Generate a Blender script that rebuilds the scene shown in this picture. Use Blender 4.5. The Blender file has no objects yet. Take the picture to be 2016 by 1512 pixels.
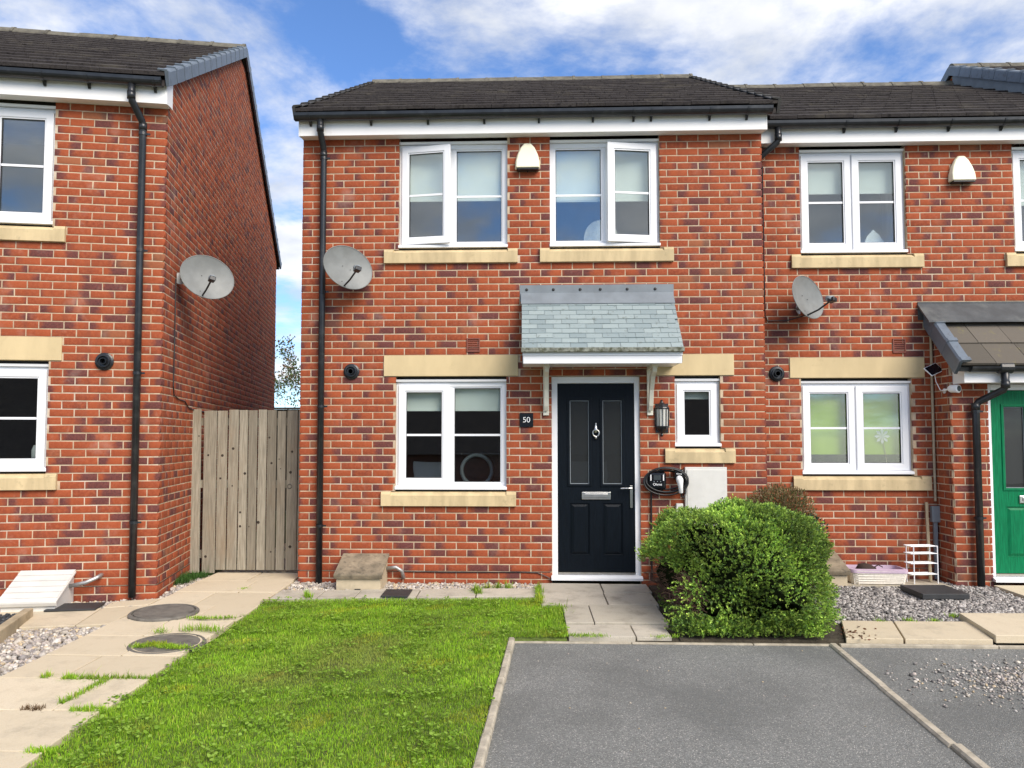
import bpy, math, random
import numpy as np
from mathutils import Vector, Matrix

random.seed(7)
rng = np.random.default_rng(7)
R = math.radians
scene = bpy.context.scene
col = scene.collection

# ------------------------------------------------------------------ camera
F_PX, PITCH, YAW = 1504.6, 0.0503, -0.0365          # focal length in px of a 2016 px wide frame
CAM = Vector((2.3716, -7.968, 1.5134))
cam_d = bpy.data.cameras.new('camera')
cam_d.sensor_fit = 'HORIZONTAL'; cam_d.sensor_width = 36.0
cam_d.lens = F_PX / 2016 * 36.0
cam_d.shift_x = (1008 - 979.0) / 2016
cam_d.shift_y = (789.75 - 756) / 2016
cam_d.clip_start = 0.05; cam_d.clip_end = 6000
cam = bpy.data.objects.new('camera', cam_d); col.objects.link(cam)
fwd = Vector((math.sin(YAW) * math.cos(PITCH), math.cos(YAW) * math.cos(PITCH), math.sin(PITCH)))
cam.location = CAM; cam.rotation_euler = fwd.to_track_quat('-Z', 'Y').to_euler()
scene.camera = cam

# ------------------------------------------------------------------ world and sun
SUN_EL, SUN_AZ = R(40), R(142)      # azimuth clockwise from +Y: behind the photographer, a little to the right
wd = bpy.data.worlds.new('World'); scene.world = wd; wd.use_nodes = True
nt = wd.node_tree; nt.nodes.clear()
def N(t, ty, **k):
    n = t.nodes.new(ty)
    for a, b in k.items(): setattr(n, a, b)
    return n
def L(t, a, b): t.links.new(a, b)
out = N(nt, 'ShaderNodeOutputWorld'); bg = N(nt, 'ShaderNodeBackground')
sky = N(nt, 'ShaderNodeTexSky', sky_type='NISHITA', sun_disc=False, sun_elevation=SUN_EL, sun_rotation=SUN_AZ,
        air_density=1.0, dust_density=0.2, ozone_density=4.0)
tc = N(nt, 'ShaderNodeTexCoord'); sep = N(nt, 'ShaderNodeSeparateXYZ'); L(nt, tc.outputs['Generated'], sep.inputs[0])
zc = N(nt, 'ShaderNodeMath', operation='MAXIMUM'); zc.inputs[1].default_value = 0.0; L(nt, sep.outputs['Z'], zc.inputs[0])
za = N(nt, 'ShaderNodeMath', operation='ADD'); za.inputs[1].default_value = 0.22; L(nt, zc.outputs[0], za.inputs[0])
dx = N(nt, 'ShaderNodeMath', operation='DIVIDE'); dy = N(nt, 'ShaderNodeMath', operation='DIVIDE')
L(nt, sep.outputs['X'], dx.inputs[0]); L(nt, za.outputs[0], dx.inputs[1]); L(nt, sep.outputs['Y'], dy.inputs[0]); L(nt, za.outputs[0], dy.inputs[1])
cmb = N(nt, 'ShaderNodeCombineXYZ'); L(nt, dx.outputs[0], cmb.inputs[0]); L(nt, dy.outputs[0], cmb.inputs[1]); cmb.inputs[2].default_value = 21.3
n1 = N(nt, 'ShaderNodeTexNoise'); n1.inputs['Scale'].default_value = 1.8; n1.inputs['Detail'].default_value = 10; n1.inputs['Roughness'].default_value = 0.60; n1.inputs['Distortion'].default_value = 0.15
L(nt, cmb.outputs[0], n1.inputs['Vector'])
mr = N(nt, 'ShaderNodeMapRange', interpolation_type='SMOOTHSTEP'); mr.inputs['From Min'].default_value = 0.40; mr.inputs['From Max'].default_value = 0.60
L(nt, n1.outputs[0], mr.inputs[0])
n2 = N(nt, 'ShaderNodeTexNoise'); n2.inputs['Scale'].default_value = 4.5; n2.inputs['Detail'].default_value = 6
L(nt, cmb.outputs[0], n2.inputs['Vector'])
cc = N(nt, 'ShaderNodeMix', data_type='RGBA'); cc.inputs[6].default_value = (3.9, 4.15, 4.6, 1); cc.inputs[7].default_value = (6.3, 6.3, 6.35, 1)
cm = N(nt, 'ShaderNodeMapRange'); cm.inputs['From Min'].default_value = 0.35; cm.inputs['From Max'].default_value = 0.65; L(nt, n2.outputs[0], cm.inputs[0]); L(nt, cm.outputs[0], cc.inputs[0])
mx = N(nt, 'ShaderNodeMix', data_type='RGBA'); cf = N(nt, 'ShaderNodeMath', operation='MULTIPLY'); cf.inputs[1].default_value = 0.95
L(nt, mr.outputs[0], cf.inputs[0]); L(nt, cf.outputs[0], mx.inputs[0]); sk2 = N(nt, 'ShaderNodeMix', data_type='RGBA', blend_type='MULTIPLY'); sk2.inputs[0].default_value = 1.0; sk2.inputs[7].default_value = (.80, .96, 1.18, 1); L(nt, sky.outputs[0], sk2.inputs[6]); L(nt, sk2.outputs[2], mx.inputs[6]); L(nt, cc.outputs[2], mx.inputs[7])
L(nt, mx.outputs[2], bg.inputs[0]); bg.inputs[1].default_value = 0.11; L(nt, bg.outputs[0], out.inputs[0])

sd = bpy.data.lights.new('sun', 'SUN'); sd.energy = 3.0; sd.angle = R(40); sd.color = (1.0, 0.90, 0.77)
sun = bpy.data.objects.new('sun', sd); col.objects.link(sun)
sdir = Vector((math.sin(SUN_AZ) * math.cos(SUN_EL), math.cos(SUN_AZ) * math.cos(SUN_EL), math.sin(SUN_EL)))
sun.rotation_euler = sdir.to_track_quat('Z', 'Y').to_euler(); sun.location = (6, -12, 12)

vs = scene.view_settings
vs.view_transform = 'Standard'; vs.look = 'None'; vs.exposure = 0.76; vs.gamma = 1.0; vs.use_curve_mapping = False

# ------------------------------------------------------------------ helpers
def tag(o, label=None, cat=None, group=None, kind=None):
    if label: o['label'] = label
    if cat: o['category'] = cat
    if group: o['group'] = group
    if kind: o['kind'] = kind
    return o
def empty(name, loc=(0, 0, 0), rz=0, **k):
    o = bpy.data.objects.new(name, None); col.objects.link(o)
    o.location = loc; o.rotation_euler = (0, 0, rz); o.empty_display_size = 0.1
    return tag(o, **k)
def link(name, me, mat=None, parent=None, loc=None, rot=None, **k):
    o = bpy.data.objects.new(name, me); col.objects.link(o)
    if mat is not None and not me.materials: me.materials.append(mat)
    if parent: o.parent = parent
    if loc is not None: o.location = loc
    if rot is not None: o.rotation_euler = rot
    return tag(o, **k)
def bevel(o, w=0.004, seg=2):
    m = o.modifiers.new('bevel', 'BEVEL'); m.width = w; m.segments = seg; m.limit_method = 'ANGLE'; m.angle_limit = R(35)
    return o
class MB:
    def __init__(s): s.v = []; s.f = []
    def add(s, vs, fs):
        b = len(s.v); s.v += [tuple(p) for p in vs]; s.f += [tuple(i + b for i in f) for f in fs]; return s
    def box(s, x0, x1, y0, y1, z0, z1):
        return s.add([(x0, y0, z0), (x1, y0, z0), (x1, y1, z0), (x0, y1, z0), (x0, y0, z1), (x1, y0, z1), (x1, y1, z1), (x0, y1, z1)],
                     [(0, 3, 2, 1), (4, 5, 6, 7), (0, 1, 5, 4), (1, 2, 6, 5), (2, 3, 7, 6), (3, 0, 4, 7)])
    def prism(s, poly, a0, a1, axis='x'):
        # poly: 2D loop in the other two axes, extruded along axis
        n = len(poly)
        def P(a, p):
            return (a, p[0], p[1]) if axis == 'x' else ((p[0], a, p[1]) if axis == 'y' else (p[0], p[1], a))
        vs = [P(a0, p) for p in poly] + [P(a1, p) for p in poly]
        fs = [tuple(range(n))[::-1], tuple(range(n, 2 * n))] + [(i, (i + 1) % n, n + (i + 1) % n, n + i) for i in range(n)]
        return s.add(vs, fs)
    def ring(s, x0, x1, z0, z1, w, y0, y1, wb=None):
        wb = w if wb is None else wb
        o = [(x0, z0), (x1, z0), (x1, z1), (x0, z1)]; i = [(x0 + w, z0 + wb), (x1 - w, z0 + wb), (x1 - w, z1 - w), (x0 + w, z1 - w)]
        vs = [(a, y0, b) for a, b in o] + [(a, y0, b) for a, b in i] + [(a, y1, b) for a, b in o] + [(a, y1, b) for a, b in i]
        fs = []
        for k in range(4):
            l = (k + 1) % 4
            fs += [(k, l, 4 + l, 4 + k), (8 + k, 12 + k, 12 + l, 8 + l), (k, 8 + k, 8 + l, l), (4 + k, 4 + l, 12 + l, 12 + k)]
        return s.add(vs, fs)
    def tube(s, pts, r, n=10, cap=True):
        pts = [Vector(p) for p in pts]; rs = r if isinstance(r, (list, tuple)) else [r] * len(pts)
        t0 = (pts[1] - pts[0]).normalized(); up = Vector((0, 0, 1)) if abs(t0.z) < .9 else Vector((1, 0, 0))
        a = t0.cross(up).normalized(); rings = []
        for i, p in enumerate(pts):
            t = (pts[min(i + 1, len(pts) - 1)] - pts[max(i - 1, 0)]).normalized()
            a = (a - t * a.dot(t)).normalized(); b = t.cross(a)
            rings.append([p + (a * math.cos(q) + b * math.sin(q)) * rs[i] for q in [2 * math.pi * k / n for k in range(n)]])
        vs = [v for r_ in rings for v in r_]; fs = []
        for i in range(len(pts) - 1):
            for k in range(n):
                fs.append((i * n + k, i * n + (k + 1) % n, (i + 1) * n + (k + 1) % n, (i + 1) * n + k))
        if cap: fs += [tuple(range(n))[::-1], tuple(range((len(pts) - 1) * n, len(pts) * n))]
        return s.add(vs, fs)
    def lathe(s, prof, o=(0, 0, 0), n=24, axis='z', sx=1, sy=1):
        vs = []; fs = []
        for r, h in prof:
            for k in range(n):
                q = 2 * math.pi * k / n; a, b = r * math.cos(q) * sx, r * math.sin(q) * sy
                p = (a, b, h) if axis == 'z' else ((a, -h, b) if axis == '-y' else (h, a, b))
                vs.append((p[0] + o[0], p[1] + o[1], p[2] + o[2]))
        m = len(prof)
        for i in range(m - 1):
            for k in range(n): fs.append((i * n + k, i * n + (k + 1) % n, (i + 1) * n + (k + 1) % n, (i + 1) * n + k))
        fs += [tuple(range(n))[::-1], tuple(range((m - 1) * n, m * n))]
        return s.add(vs, fs)
    def mesh(s, name, smooth=False):
        me = bpy.data.meshes.new(name); me.from_pydata(s.v, [], s.f); me.validate(); me.update()
        if smooth: me.polygons.foreach_set('use_smooth', [True] * len(me.polygons))
        return me
    def obj(s, name, mat, parent=None, smooth=False, **k):
        return link(name, s.mesh(name, smooth), mat, parent, **k)
def npmesh(name, V, Fc, attr=None, smooth=False):
    """mesh from arrays; Fc is (n,3) or (n,4); attr: name -> (nverts,4)"""
    me = bpy.data.meshes.new(name); V = np.asarray(V, np.float32); Fc = np.asarray(Fc, np.int32); k = Fc.shape[1]
    me.vertices.add(len(V)); me.vertices.foreach_set('co', V.ravel())
    me.loops.add(Fc.size); me.loops.foreach_set('vertex_index', Fc.ravel())
    me.polygons.add(len(Fc)); me.polygons.foreach_set('loop_start', np.arange(len(Fc), dtype=np.int32) * k)
    me.polygons.foreach_set('loop_total', np.full(len(Fc), k, np.int32))
    if smooth: me.polygons.foreach_set('use_smooth', np.ones(len(Fc), bool))
    me.update(calc_edges=True)
    for a, d in (attr or {}).items():
        at = me.attributes.new(a, 'FLOAT_COLOR', 'POINT'); at.data.foreach_set('color', np.asarray(d, np.float32).ravel())
    return me
def arc(c, r, a0, a1, n, plane='xz', off=0.0):
    o = []
    for i in range(n + 1):
        q = a0 + (a1 - a0) * i / n; u, v = r * math.cos(q), r * math.sin(q)
        o.append((c[0] + u, c[1] + off, c[2] + v) if plane == 'xz' else ((c[0] + off, c[1] + u, c[2] + v)))
    return o

# ------------------------------------------------------------------ materials
def newmat(name):
    m = bpy.data.materials.new(name); m.use_nodes = True; t = m.node_tree
    return m, t, t.nodes['Principled BSDF']
def posn(t):
    return N(t, 'ShaderNodeNewGeometry').outputs['Position']
def noise(t, scale, detail=4, rough=.55, vec=None, stretch=None):
    n = N(t, 'ShaderNodeTexNoise'); n.inputs['Scale'].default_value = scale; n.inputs['Detail'].default_value = detail; n.inputs['Roughness'].default_value = rough
    v = vec or posn(t)
    if stretch:
        m = N(t, 'ShaderNodeMapping'); m.inputs['Scale'].default_value = stretch; L(t, v, m.inputs['Vector']); v = m.outputs[0]
    L(t, v, n.inputs['Vector']); return n.outputs[0]
def ramp(t, f, a, b, smooth=True):
    m = N(t, 'ShaderNodeMapRange', interpolation_type='SMOOTHSTEP' if smooth else 'LINEAR'); m.inputs['From Min'].default_value = a; m.inputs['From Max'].default_value = b
    L(t, f, m.inputs[0]); return m.outputs[0]
def mixc(t, f, a, b, mode='MIX'):
    m = N(t, 'ShaderNodeMix', data_type='RGBA', blend_type=mode)
    for i, s in ((0, f), (6, a), (7, b)):
        if isinstance(s, (int, float)): m.inputs[i].default_value = s
        elif isinstance(s, tuple): m.inputs[i].default_value = (*s[:3], 1)
        else: L(t, s, m.inputs[i])
    return m.outputs[2]
def math_(t, op, a, b=0.0):
    m = N(t, 'ShaderNodeMath', operation=op)
    for i, s in ((0, a), (1, b)):
        if isinstance(s, (int, float)): m.inputs[i].default_value = s
        else: L(t, s, m.inputs[i])
    return m.outputs[0]
def bump(t, b, h, strength=.3, dist=.01):
    n = N(t, 'ShaderNodeBump'); n.inputs['Strength'].default_value = strength; n.inputs['Distance'].default_value = dist
    L(t, h, n.inputs['Height']); L(t, n.outputs[0], b.inputs['Normal'])
def pm(name, c, rough=.5, var=.12, scale=12, bmp=0.0, bscale=60, bdist=.004, metal=0.0, dirt=None, dscale=3, dlo=.5, dhi=.75, stretch=None, spec=None):
    m, t, b = newmat(name)
    lo = tuple(x * (1 - var) for x in c); hi = tuple(min(1, x * (1 + var)) for x in c)
    colr = mixc(t, ramp(t, noise(t, scale, 5, stretch=stretch), .3, .7), lo, hi)
    if dirt: colr = mixc(t, ramp(t, noise(t, dscale, 8, .65), dlo, dhi), colr, dirt)
    L(t, colr, b.inputs['Base Color']); b.inputs['Roughness'].default_value = rough; b.inputs['Metallic'].default_value = metal
    if spec is not None: b.inputs['Specular IOR Level'].default_value = spec
    if bmp: bump(t, b, noise(t, bscale, 6, .6, stretch=stretch), bmp, bdist)
    return m
M = {}
# brick: attribute bk = (distance from the dark end, tone, dark extent, seed)
m, t, b = newmat('brick'); at = N(t, 'ShaderNodeAttribute', attribute_name='bk'); sp = N(t, 'ShaderNodeSeparateColor'); L(t, at.outputs['Color'], sp.inputs[0])
base = mixc(t, sp.outputs[1], (.205, .043, .021), (.345, .077, .028))
base = mixc(t, ramp(t, noise(t, 35, 6, .7), .35, .75), base, (.36, .093, .038), 'MIX')
e = math_(t, 'SUBTRACT', sp.outputs[2], sp.outputs[0]); e = math_(t, 'ADD', e, math_(t, 'MULTIPLY', math_(t, 'SUBTRACT', noise(t, 22, 4), .5), .55))
dk = mixc(t, ramp(t, noise(t, 60, 5), .3, .7), (.105, .036, .034), (.17, .054, .044))
colr = mixc(t, ramp(t, e, -.16, .26), base, dk)
colr = mixc(t, math_(t, 'MULTIPLY', ramp(t, at.outputs['Alpha'], .94, .97), .35), colr, (.26, .16, .085))
colr = mixc(t, math_(t, 'MULTIPLY', ramp(t, noise(t, 3.1, 6, .6), .55, .80), .30), colr, (.55, .40, .33))
colr = mixc(t, math_(t, 'MULTIPLY', ramp(t, noise(t, 3.0, 6, .6, stretch=(3, 3, .35)), .50, .74), .34), colr, (.11, .045, .035))
colr = mixc(t, math_(t, 'MULTIPLY', ramp(t, noise(t, 190, 3, .7), .55, .8), .55), colr, (.10, .03, .02))
colr = mixc(t, math_(t, 'MULTIPLY', ramp(t, noise(t, 12, 5, .6), .58, .80), .16), colr, (.60, .45, .36))
L(t, colr, b.inputs['Base Color']); b.inputs['Roughness'].default_value = .85; b.inputs['Specular IOR Level'].default_value = .25
bump(t, b, noise(t, 150, 6, .65), .55, .004); M['brick'] = m
M['mortar'] = pm('mortar', (.49, .375, .26), .95, .2, 9, .6, 220, .003, spec=.1, dirt=(.62, .54, .45), dscale=2.5)
M['lintel'] = pm('lintel', (.585, .465, .27), .9, .10, 3, .25, 160, .002, spec=.2, dirt=(.40, .31, .17), dscale=6, dlo=.58, dhi=.85, stretch=(1, 1, .35))
M['sill'] = pm('sill', (.55, .435, .255), .9, .15, 9, .25, 160, .002, spec=.2, dirt=(.30, .25, .15), dscale=14, dlo=.55, dhi=.85, stretch=(1, 1, .2))
M['upvc'] = pm('white_upvc', (.80, .81, .83), .28, .02, 2, dirt=(.66, .66, .65), dscale=4, dlo=.6, dhi=.9)
M['fascia'] = pm('white_fascia', (.88, .87, .85), .38, .02, 2, dirt=(.62, .61, .58), dscale=5, dlo=.6, dhi=.95)
M['cream'] = pm('cream_bracket', (.70, .68, .58), .45, .05, 5, dirt=(.42, .42, .34), dscale=9, dlo=.55, dhi=.9)
M['black'] = pm('black_plastic', (.014, .016, .019), .32, .25, 8, dirt=(.055, .058, .058), dscale=7, dlo=.5, dhi=.85)
M['rubber'] = pm('dark_seal_and_shadow', (.02, .02, .02), .6)
m, t, b = newmat('roof_tile'); oi = N(t, 'ShaderNodeObjectInfo')
colr = mixc(t, oi.outputs['Random'], (.038, .033, .032), (.050, .044, .042))
colr = mixc(t, ramp(t, noise(t, 9, 8, .7), .48, .72), colr, (.020, .017, .017))
colr = mixc(t, math_(t, 'MULTIPLY', ramp(t, noise(t, 2.2, 8, .7), .5, .8), .6), colr, (.13, .115, .085))
colr = mixc(t, ramp(t, noise(t, 16, 6, .75), .54, .68), colr, (.012, .010, .010))
colr = mixc(t, math_(t, 'MULTIPLY', ramp(t, noise(t, 45, 5, .75), .55, .75), .6), colr, (.12, .105, .088))
L(t, colr, b.inputs['Base Color']); b.inputs['Roughness'].default_value = .9; b.inputs['Specular IOR Level'].default_value = .2; bump(t, b, noise(t, 70, 6, .7), .7, .01); M['tile'] = m
M['ridge'] = pm('ridge_tile', (.125, .115, .088), .9, .3, 7, .6, 60, .01, dirt=(.055, .05, .045), dscale=9)
M['verge'] = pm('verge_cap', (.125, .155, .19), .45, .15, 6, dirt=(.06, .07, .08), dscale=6)
M['vergedark'] = pm('dark_verge', (.055, .053, .050), .7, .2, 8, .4, 60, .006)
M['lead'] = pm('flashing', (.17, .195, .215), .55, .12, 5, .2, 30, .004)
M['leaddark'] = pm('dark_flashing', (.060, .066, .07), .6, .2, 6, .3, 40, .006, dirt=(.12, .125, .115), dscale=3)
m, t, b = newmat('slate'); oi = N(t, 'ShaderNodeObjectInfo')
colr = mixc(t, oi.outputs['Random'], (.205, .255, .265), (.28, .335, .335))
colr = mixc(t, math_(t, 'MULTIPLY', ramp(t, noise(t, 18, 8, .7), .56, .70), .75), colr, (.10, .11, .09))
L(t, colr, b.inputs['Base Color']); b.inputs['Roughness'].default_value = .5; bump(t, b, noise(t, 40, 5), .3, .004); M['slate'] = m
M['slatemoss'] = pm('mossy_edge', (.19, .20, .165), .9, .35, 30, .6, 60, .01, dirt=(.075, .08, .05), dscale=22, dlo=.45, dhi=.62)
m, t, b = newmat('porch_tile'); oi = N(t, 'ShaderNodeObjectInfo')
colr = mixc(t, oi.outputs['Random'], (.085, .074, .058), (.125, .108, .086)); colr = mixc(t, ramp(t, noise(t, 5, 8, .7), .55, .75), colr, (.20, .175, .065))
L(t, colr, b.inputs['Base Color']); b.inputs['Roughness'].default_value = .9; bump(t, b, noise(t, 60, 5), .5, .006); M['ptile'] = m
# glass: thin pane, reflects by Fresnel, otherwise clear
def glassmat(name, tint, r0, frost=0.0, fc=(.05, .06, .06)):
    """thin pane: Schlick reflection from both faces, otherwise clear"""
    m, t, b = newmat(name); t.nodes.remove(b); o = t.nodes['Material Output']
    tr = N(t, 'ShaderNodeBsdfTransparent'); tr.inputs[0].default_value = (*tint, 1); gl = N(t, 'ShaderNodeBsdfGlossy'); gl.inputs['Roughness'].default_value = 0.0
    lw = N(t, 'ShaderNodeLayerWeight'); lw.inputs[0].default_value = .5
    fr = math_(t, 'ADD', r0, math_(t, 'MULTIPLY', math_(t, 'POWER', lw.outputs['Facing'], 5.0), 1 - r0)); mm = N(t, 'ShaderNodeMixShader'); L(t, fr, mm.inputs[0])
    bp = N(t, 'ShaderNodeBump'); bp.inputs['Strength'].default_value = .05; bp.inputs['Distance'].default_value = .01; L(t, noise(t, 2.2, 2), bp.inputs['Height']); L(t, bp.outputs[0], gl.inputs['Normal'])
    if frost:
        df = N(t, 'ShaderNodeBsdfPrincipled'); df.inputs['Base Color'].default_value = (*fc, 1); df.inputs['Roughness'].default_value = .5
        m2 = N(t, 'ShaderNodeMixShader'); m2.inputs[0].default_value = frost; L(t, tr.outputs[0], m2.inputs[1]); L(t, df.outputs[0], m2.inputs[2]); L(t, m2.outputs[0], mm.inputs[1])
    else: L(t, tr.outputs[0], mm.inputs[1])
    L(t, gl.outputs[0], mm.inputs[2]); L(t, mm.outputs[0], o.inputs[0]); return m
M['glass'] = glassmat('glass', (.93, .97, .96), .15)
M['obscure'] = glassmat('obscure_glass', (.4, .44, .44), .035, .5, (.022, .026, .027))
M['blind'] = pm('white_blind', (.78, .80, .76), .8, .04, 3)
M['greenblind'] = pm('green_blind', (.33, .46, .03), .8, .08, 4)
M['room'] = pm('room_wall', (.58, .59, .60), .9, .1, 2)
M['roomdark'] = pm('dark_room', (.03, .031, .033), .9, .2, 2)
def doormat(name, c):
    m, t, b = newmat(name); g = noise(t, 14, 6, .6, stretch=(6, 6, .45))
    L(t, mixc(t, ramp(t, g, .3, .7), tuple(x * .8 for x in c), tuple(x * 1.25 for x in c)), b.inputs['Base Color']); b.inputs['Roughness'].default_value = .42; b.inputs['Specular IOR Level'].default_value = .14
    bump(t, b, g, .6, .004); return m
M['navydoor'] = doormat('navy_door', (.003, .0055, .009)); M['greendoor'] = doormat('green_door', (.004, .155, .062))
M['steel'] = pm('brushed_steel', (.62, .61, .58), .28, .08, 20, metal=1.0)
M['galv'] = pm('galvanised', (.45, .45, .44), .5, .15, 20, metal=.8)
M['cream_alarm'] = pm('cream_alarm', (.80, .77, .58), .4, .03, 3)
M['dish'] = pm('dish_grey', (.18, .19, .185), .5, .10, 9, dirt=(.155, .16, .15), dscale=8, dlo=.5, dhi=.85)
M['gate'] = None
m, t, b = newmat('weathered_wood'); oi = N(t, 'ShaderNodeObjectInfo'); g = noise(t, 9, 7, .62, stretch=(9, 9, .5)); g2 = noise(t, 2.2, 4, stretch=(1.5, 1.5, .6))
colr = mixc(t, oi.outputs['Random'], (.23, .205, .155), (.42, .385, .30)); colr = mixc(t, ramp(t, g, .35, .68), mixc(t, .5, colr, (.10, .085, .06)), colr)
colr = mixc(t, math_(t, 'MULTIPLY', ramp(t, g2, .52, .75), .5), colr, (.24, .16, .09))
L(t, colr, b.inputs['Base Color']); b.inputs['Roughness'].default_value = .9; bump(t, b, g, .6, .006); M['wood'] = m
M['knot'] = pm('wood_knot', (.035, .026, .018), .9, .3, 60)
M['darkwood'] = pm('dark_fence', (.06, .055, .045), .9, .2, 8)
m, t, b = newmat('paving'); oi = N(t, 'ShaderNodeObjectInfo')
colr = mixc(t, oi.outputs['Random'], (.52, .445, .315), (.63, .545, .40)); colr = mixc(t, ramp(t, noise(t, 5, 9, .7), .5, .85), colr, (.42, .35, .235))
colr = mixc(t, ramp(t, noise(t, 130, 3), .45, .8), colr, (.50, .41, .27)); colr = mixc(t, math_(t, 'MULTIPLY', ramp(t, noise(t, 1.7, 9, .78), .50, .74), .6), colr, (.27, .235, .175))
L(t, colr, b.inputs['Base Color']); b.inputs['Roughness'].default_value = .92; bump(t, b, noise(t, 90, 6, .7), .5, .004); M['slab'] = m
m, t, b = newmat('grey_paving'); oi = N(t, 'ShaderNodeObjectInfo')
colr = mixc(t, oi.outputs['Random'], (.42, .385, .31), (.52, .475, .39)); colr = mixc(t, ramp(t, noise(t, 3.5, 9, .72), .45, .75), colr, (.24, .215, .17))
colr = mixc(t, ramp(t, noise(t, 130, 3), .45, .8), colr, (.33, .30, .25))
L(t, colr, b.inputs['Base Color']); b.inputs['Roughness'].default_value = .92; bump(t, b, noise(t, 90, 6, .7), .5, .004); M['slabgrey'] = m
m, t, b = newmat('tarmac'); v = N(t, 'ShaderNodeTexVoronoi'); v.inputs['Scale'].default_value = 190; L(t, posn(t), v.inputs['Vector'])
sp = N(t, 'ShaderNodeSeparateColor'); L(t, v.outputs['Color'], sp.inputs[0])
colr = mixc(t, sp.outputs[0], (.118, .121, .114), (.255, .260, .244)); colr = mixc(t, ramp(t, sp.outputs[1], .90, .98), colr, (.46, .44, .40))
colr = mixc(t, math_(t, 'MULTIPLY', ramp(t, noise(t, 1.1, 8, .65), .40, .66), .5), colr, (.10, .103, .097))
L(t, colr, b.inputs['Base Color']); b.inputs['Roughness'].default_value = .9
bump(t, b, math_(t, 'SUBTRACT', 1.0, v.outputs['Distance']), .8, .006); M['tarmac'] = m
M['concrete'] = pm('concrete', (.40, .355, .275), .95, .2, 12, .5, 80, .004, dirt=(.20, .18, .13), dscale=10)
M['soil'] = pm('soil', (.055, .045, .03), 1, .3, 14, .8, 40, .02)
M['field'] = pm('field', (.085, .095, .03), 1, .3, .6)
m, t, b = newmat('gravel_stone'); at = N(t, 'ShaderNodeAttribute', attribute_name='tint'); L(t, mixc(t, ramp(t, noise(t, 90, 4), .3, .7), mixc(t, 1.0, at.outputs['Color'], (.72, .72, .72), 'MULTIPLY'), at.outputs['Color']), b.inputs['Base Color']); b.inputs['Roughness'].default_value = .85; M['stone'] = m
def leafmat(name, rough=.5, trans=.25):
    m, t, b = newmat(name); at = N(t, 'ShaderNodeAttribute', attribute_name='tint'); L(t, at.outputs['Color'], b.inputs['Base Color']); b.inputs['Roughness'].default_value = rough
    b.inputs['Specular IOR Level'].default_value = .3
    tl = N(t, 'ShaderNodeBsdfTranslucent'); L(t, at.outputs['Color'], tl.inputs[0]); mm = N(t, 'ShaderNodeMixShader'); mm.inputs[0].default_value = trans
    L(t, b.outputs[0], mm.inputs[1]); L(t, tl.outputs[0], mm.inputs[2]); L(t, mm.outputs[0], t.nodes['Material Output'].inputs[0]); return m
M['grass'] = leafmat('grass_blade', .6, .3); M['leaf'] = leafmat('shrub_leaf', .45, .22); M['twig'] = pm('twig', (.15, .085, .06), .9, .3, 30)
M['core'] = pm('shrub_shade_core', (.010, .014, .006), 1, .3, 20, spec=0.0)
M['lawnbase'] = pm('lawn_base', (.12, .17, .03), 1, .35, 9, .8, 60, .02, dirt=(.10, .085, .04), dscale=4)
M['beigebox'] = pm('beige_box', (.50, .42, .29), .75, .08, 8, .2, 60, .003, dirt=(.36, .31, .22), dscale=5)
M['mosslid'] = pm('mossy_lid', (.27, .22, .15), .9, .3, 18, .5, 60, .004, dirt=(.10, .085, .06), dscale=9, dlo=.42, dhi=.66)
M['whitebox'] = pm('white_box', (.62, .61, .57), .55, .04, 8, dirt=(.52, .50, .45), dscale=9, dlo=.5, dhi=.85)
M['iron'] = pm('cast_cover', (.13, .12, .102), .75, .25, 14, .5, 120, .006, dirt=(.17, .155, .13), dscale=6)
M['plate'] = pm('black_plate', (.032, .034, .036), .55, .15, 14, .3, 200, .002)
M['terracotta'] = pm('terracotta_vent', (.20, .065, .045), .8, .15, 20)
M['white'] = pm('white_print', (.85, .85, .85), .5, .01, 2)
M['charger'] = pm('charger_black', (.006, .007, .010), .18, .1, 5)
M['screen'] = pm('charger_screen', (.045, .055, .06), .2, .1, 5)
M['cable'] = pm('black_cable', (.010, .010, .011), .45, .1, 20)
M['browncable'] = pm('brown_cable', (.055, .028, .022), .6, .2, 20)
M['wicker'] = pm('white_wicker', (.72, .68, .60), .7, .1, 60, .3, 120, .004)
M['lilac'] = pm('lilac_lining', (.50, .38, .48), .9, .06, 15, .3, 60, .006)
M['browncloth'] = pm('dark_brown_cloth', (.035, .020, .015), .9, .2, 20)
M['greybox'] = pm('grey_box', (.23, .26, .28), .5, .06, 8)
M['conduit'] = pm('beige_conduit', (.42, .35, .24), .7, .1, 12)
M['timber'] = pm('timber_edging', (.38, .31, .20), .9, .2, 6, .4, 50, .005, dirt=(.22, .17, .10), dscale=8, stretch=(1, 1, 1))
M['lampglass'] = glassmat('lamp_glass', (.9, .9, .86), .05, .7, (.72, .72, .66))
M['solar'] = pm('solar_cell', (.008, .009, .013), .15, .1, 5)
M['farbrick'] = pm('far_brick', (.16, .07, .05), .9, .2, 6)
M['pinkpaper'] = pm('pale_card', (.62, .60, .56), .7)

# ------------------------------------------------------------------ ground level
def G(y): return 0.05 + 0.022 * max(-9.0, min(0.0, y))

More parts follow.
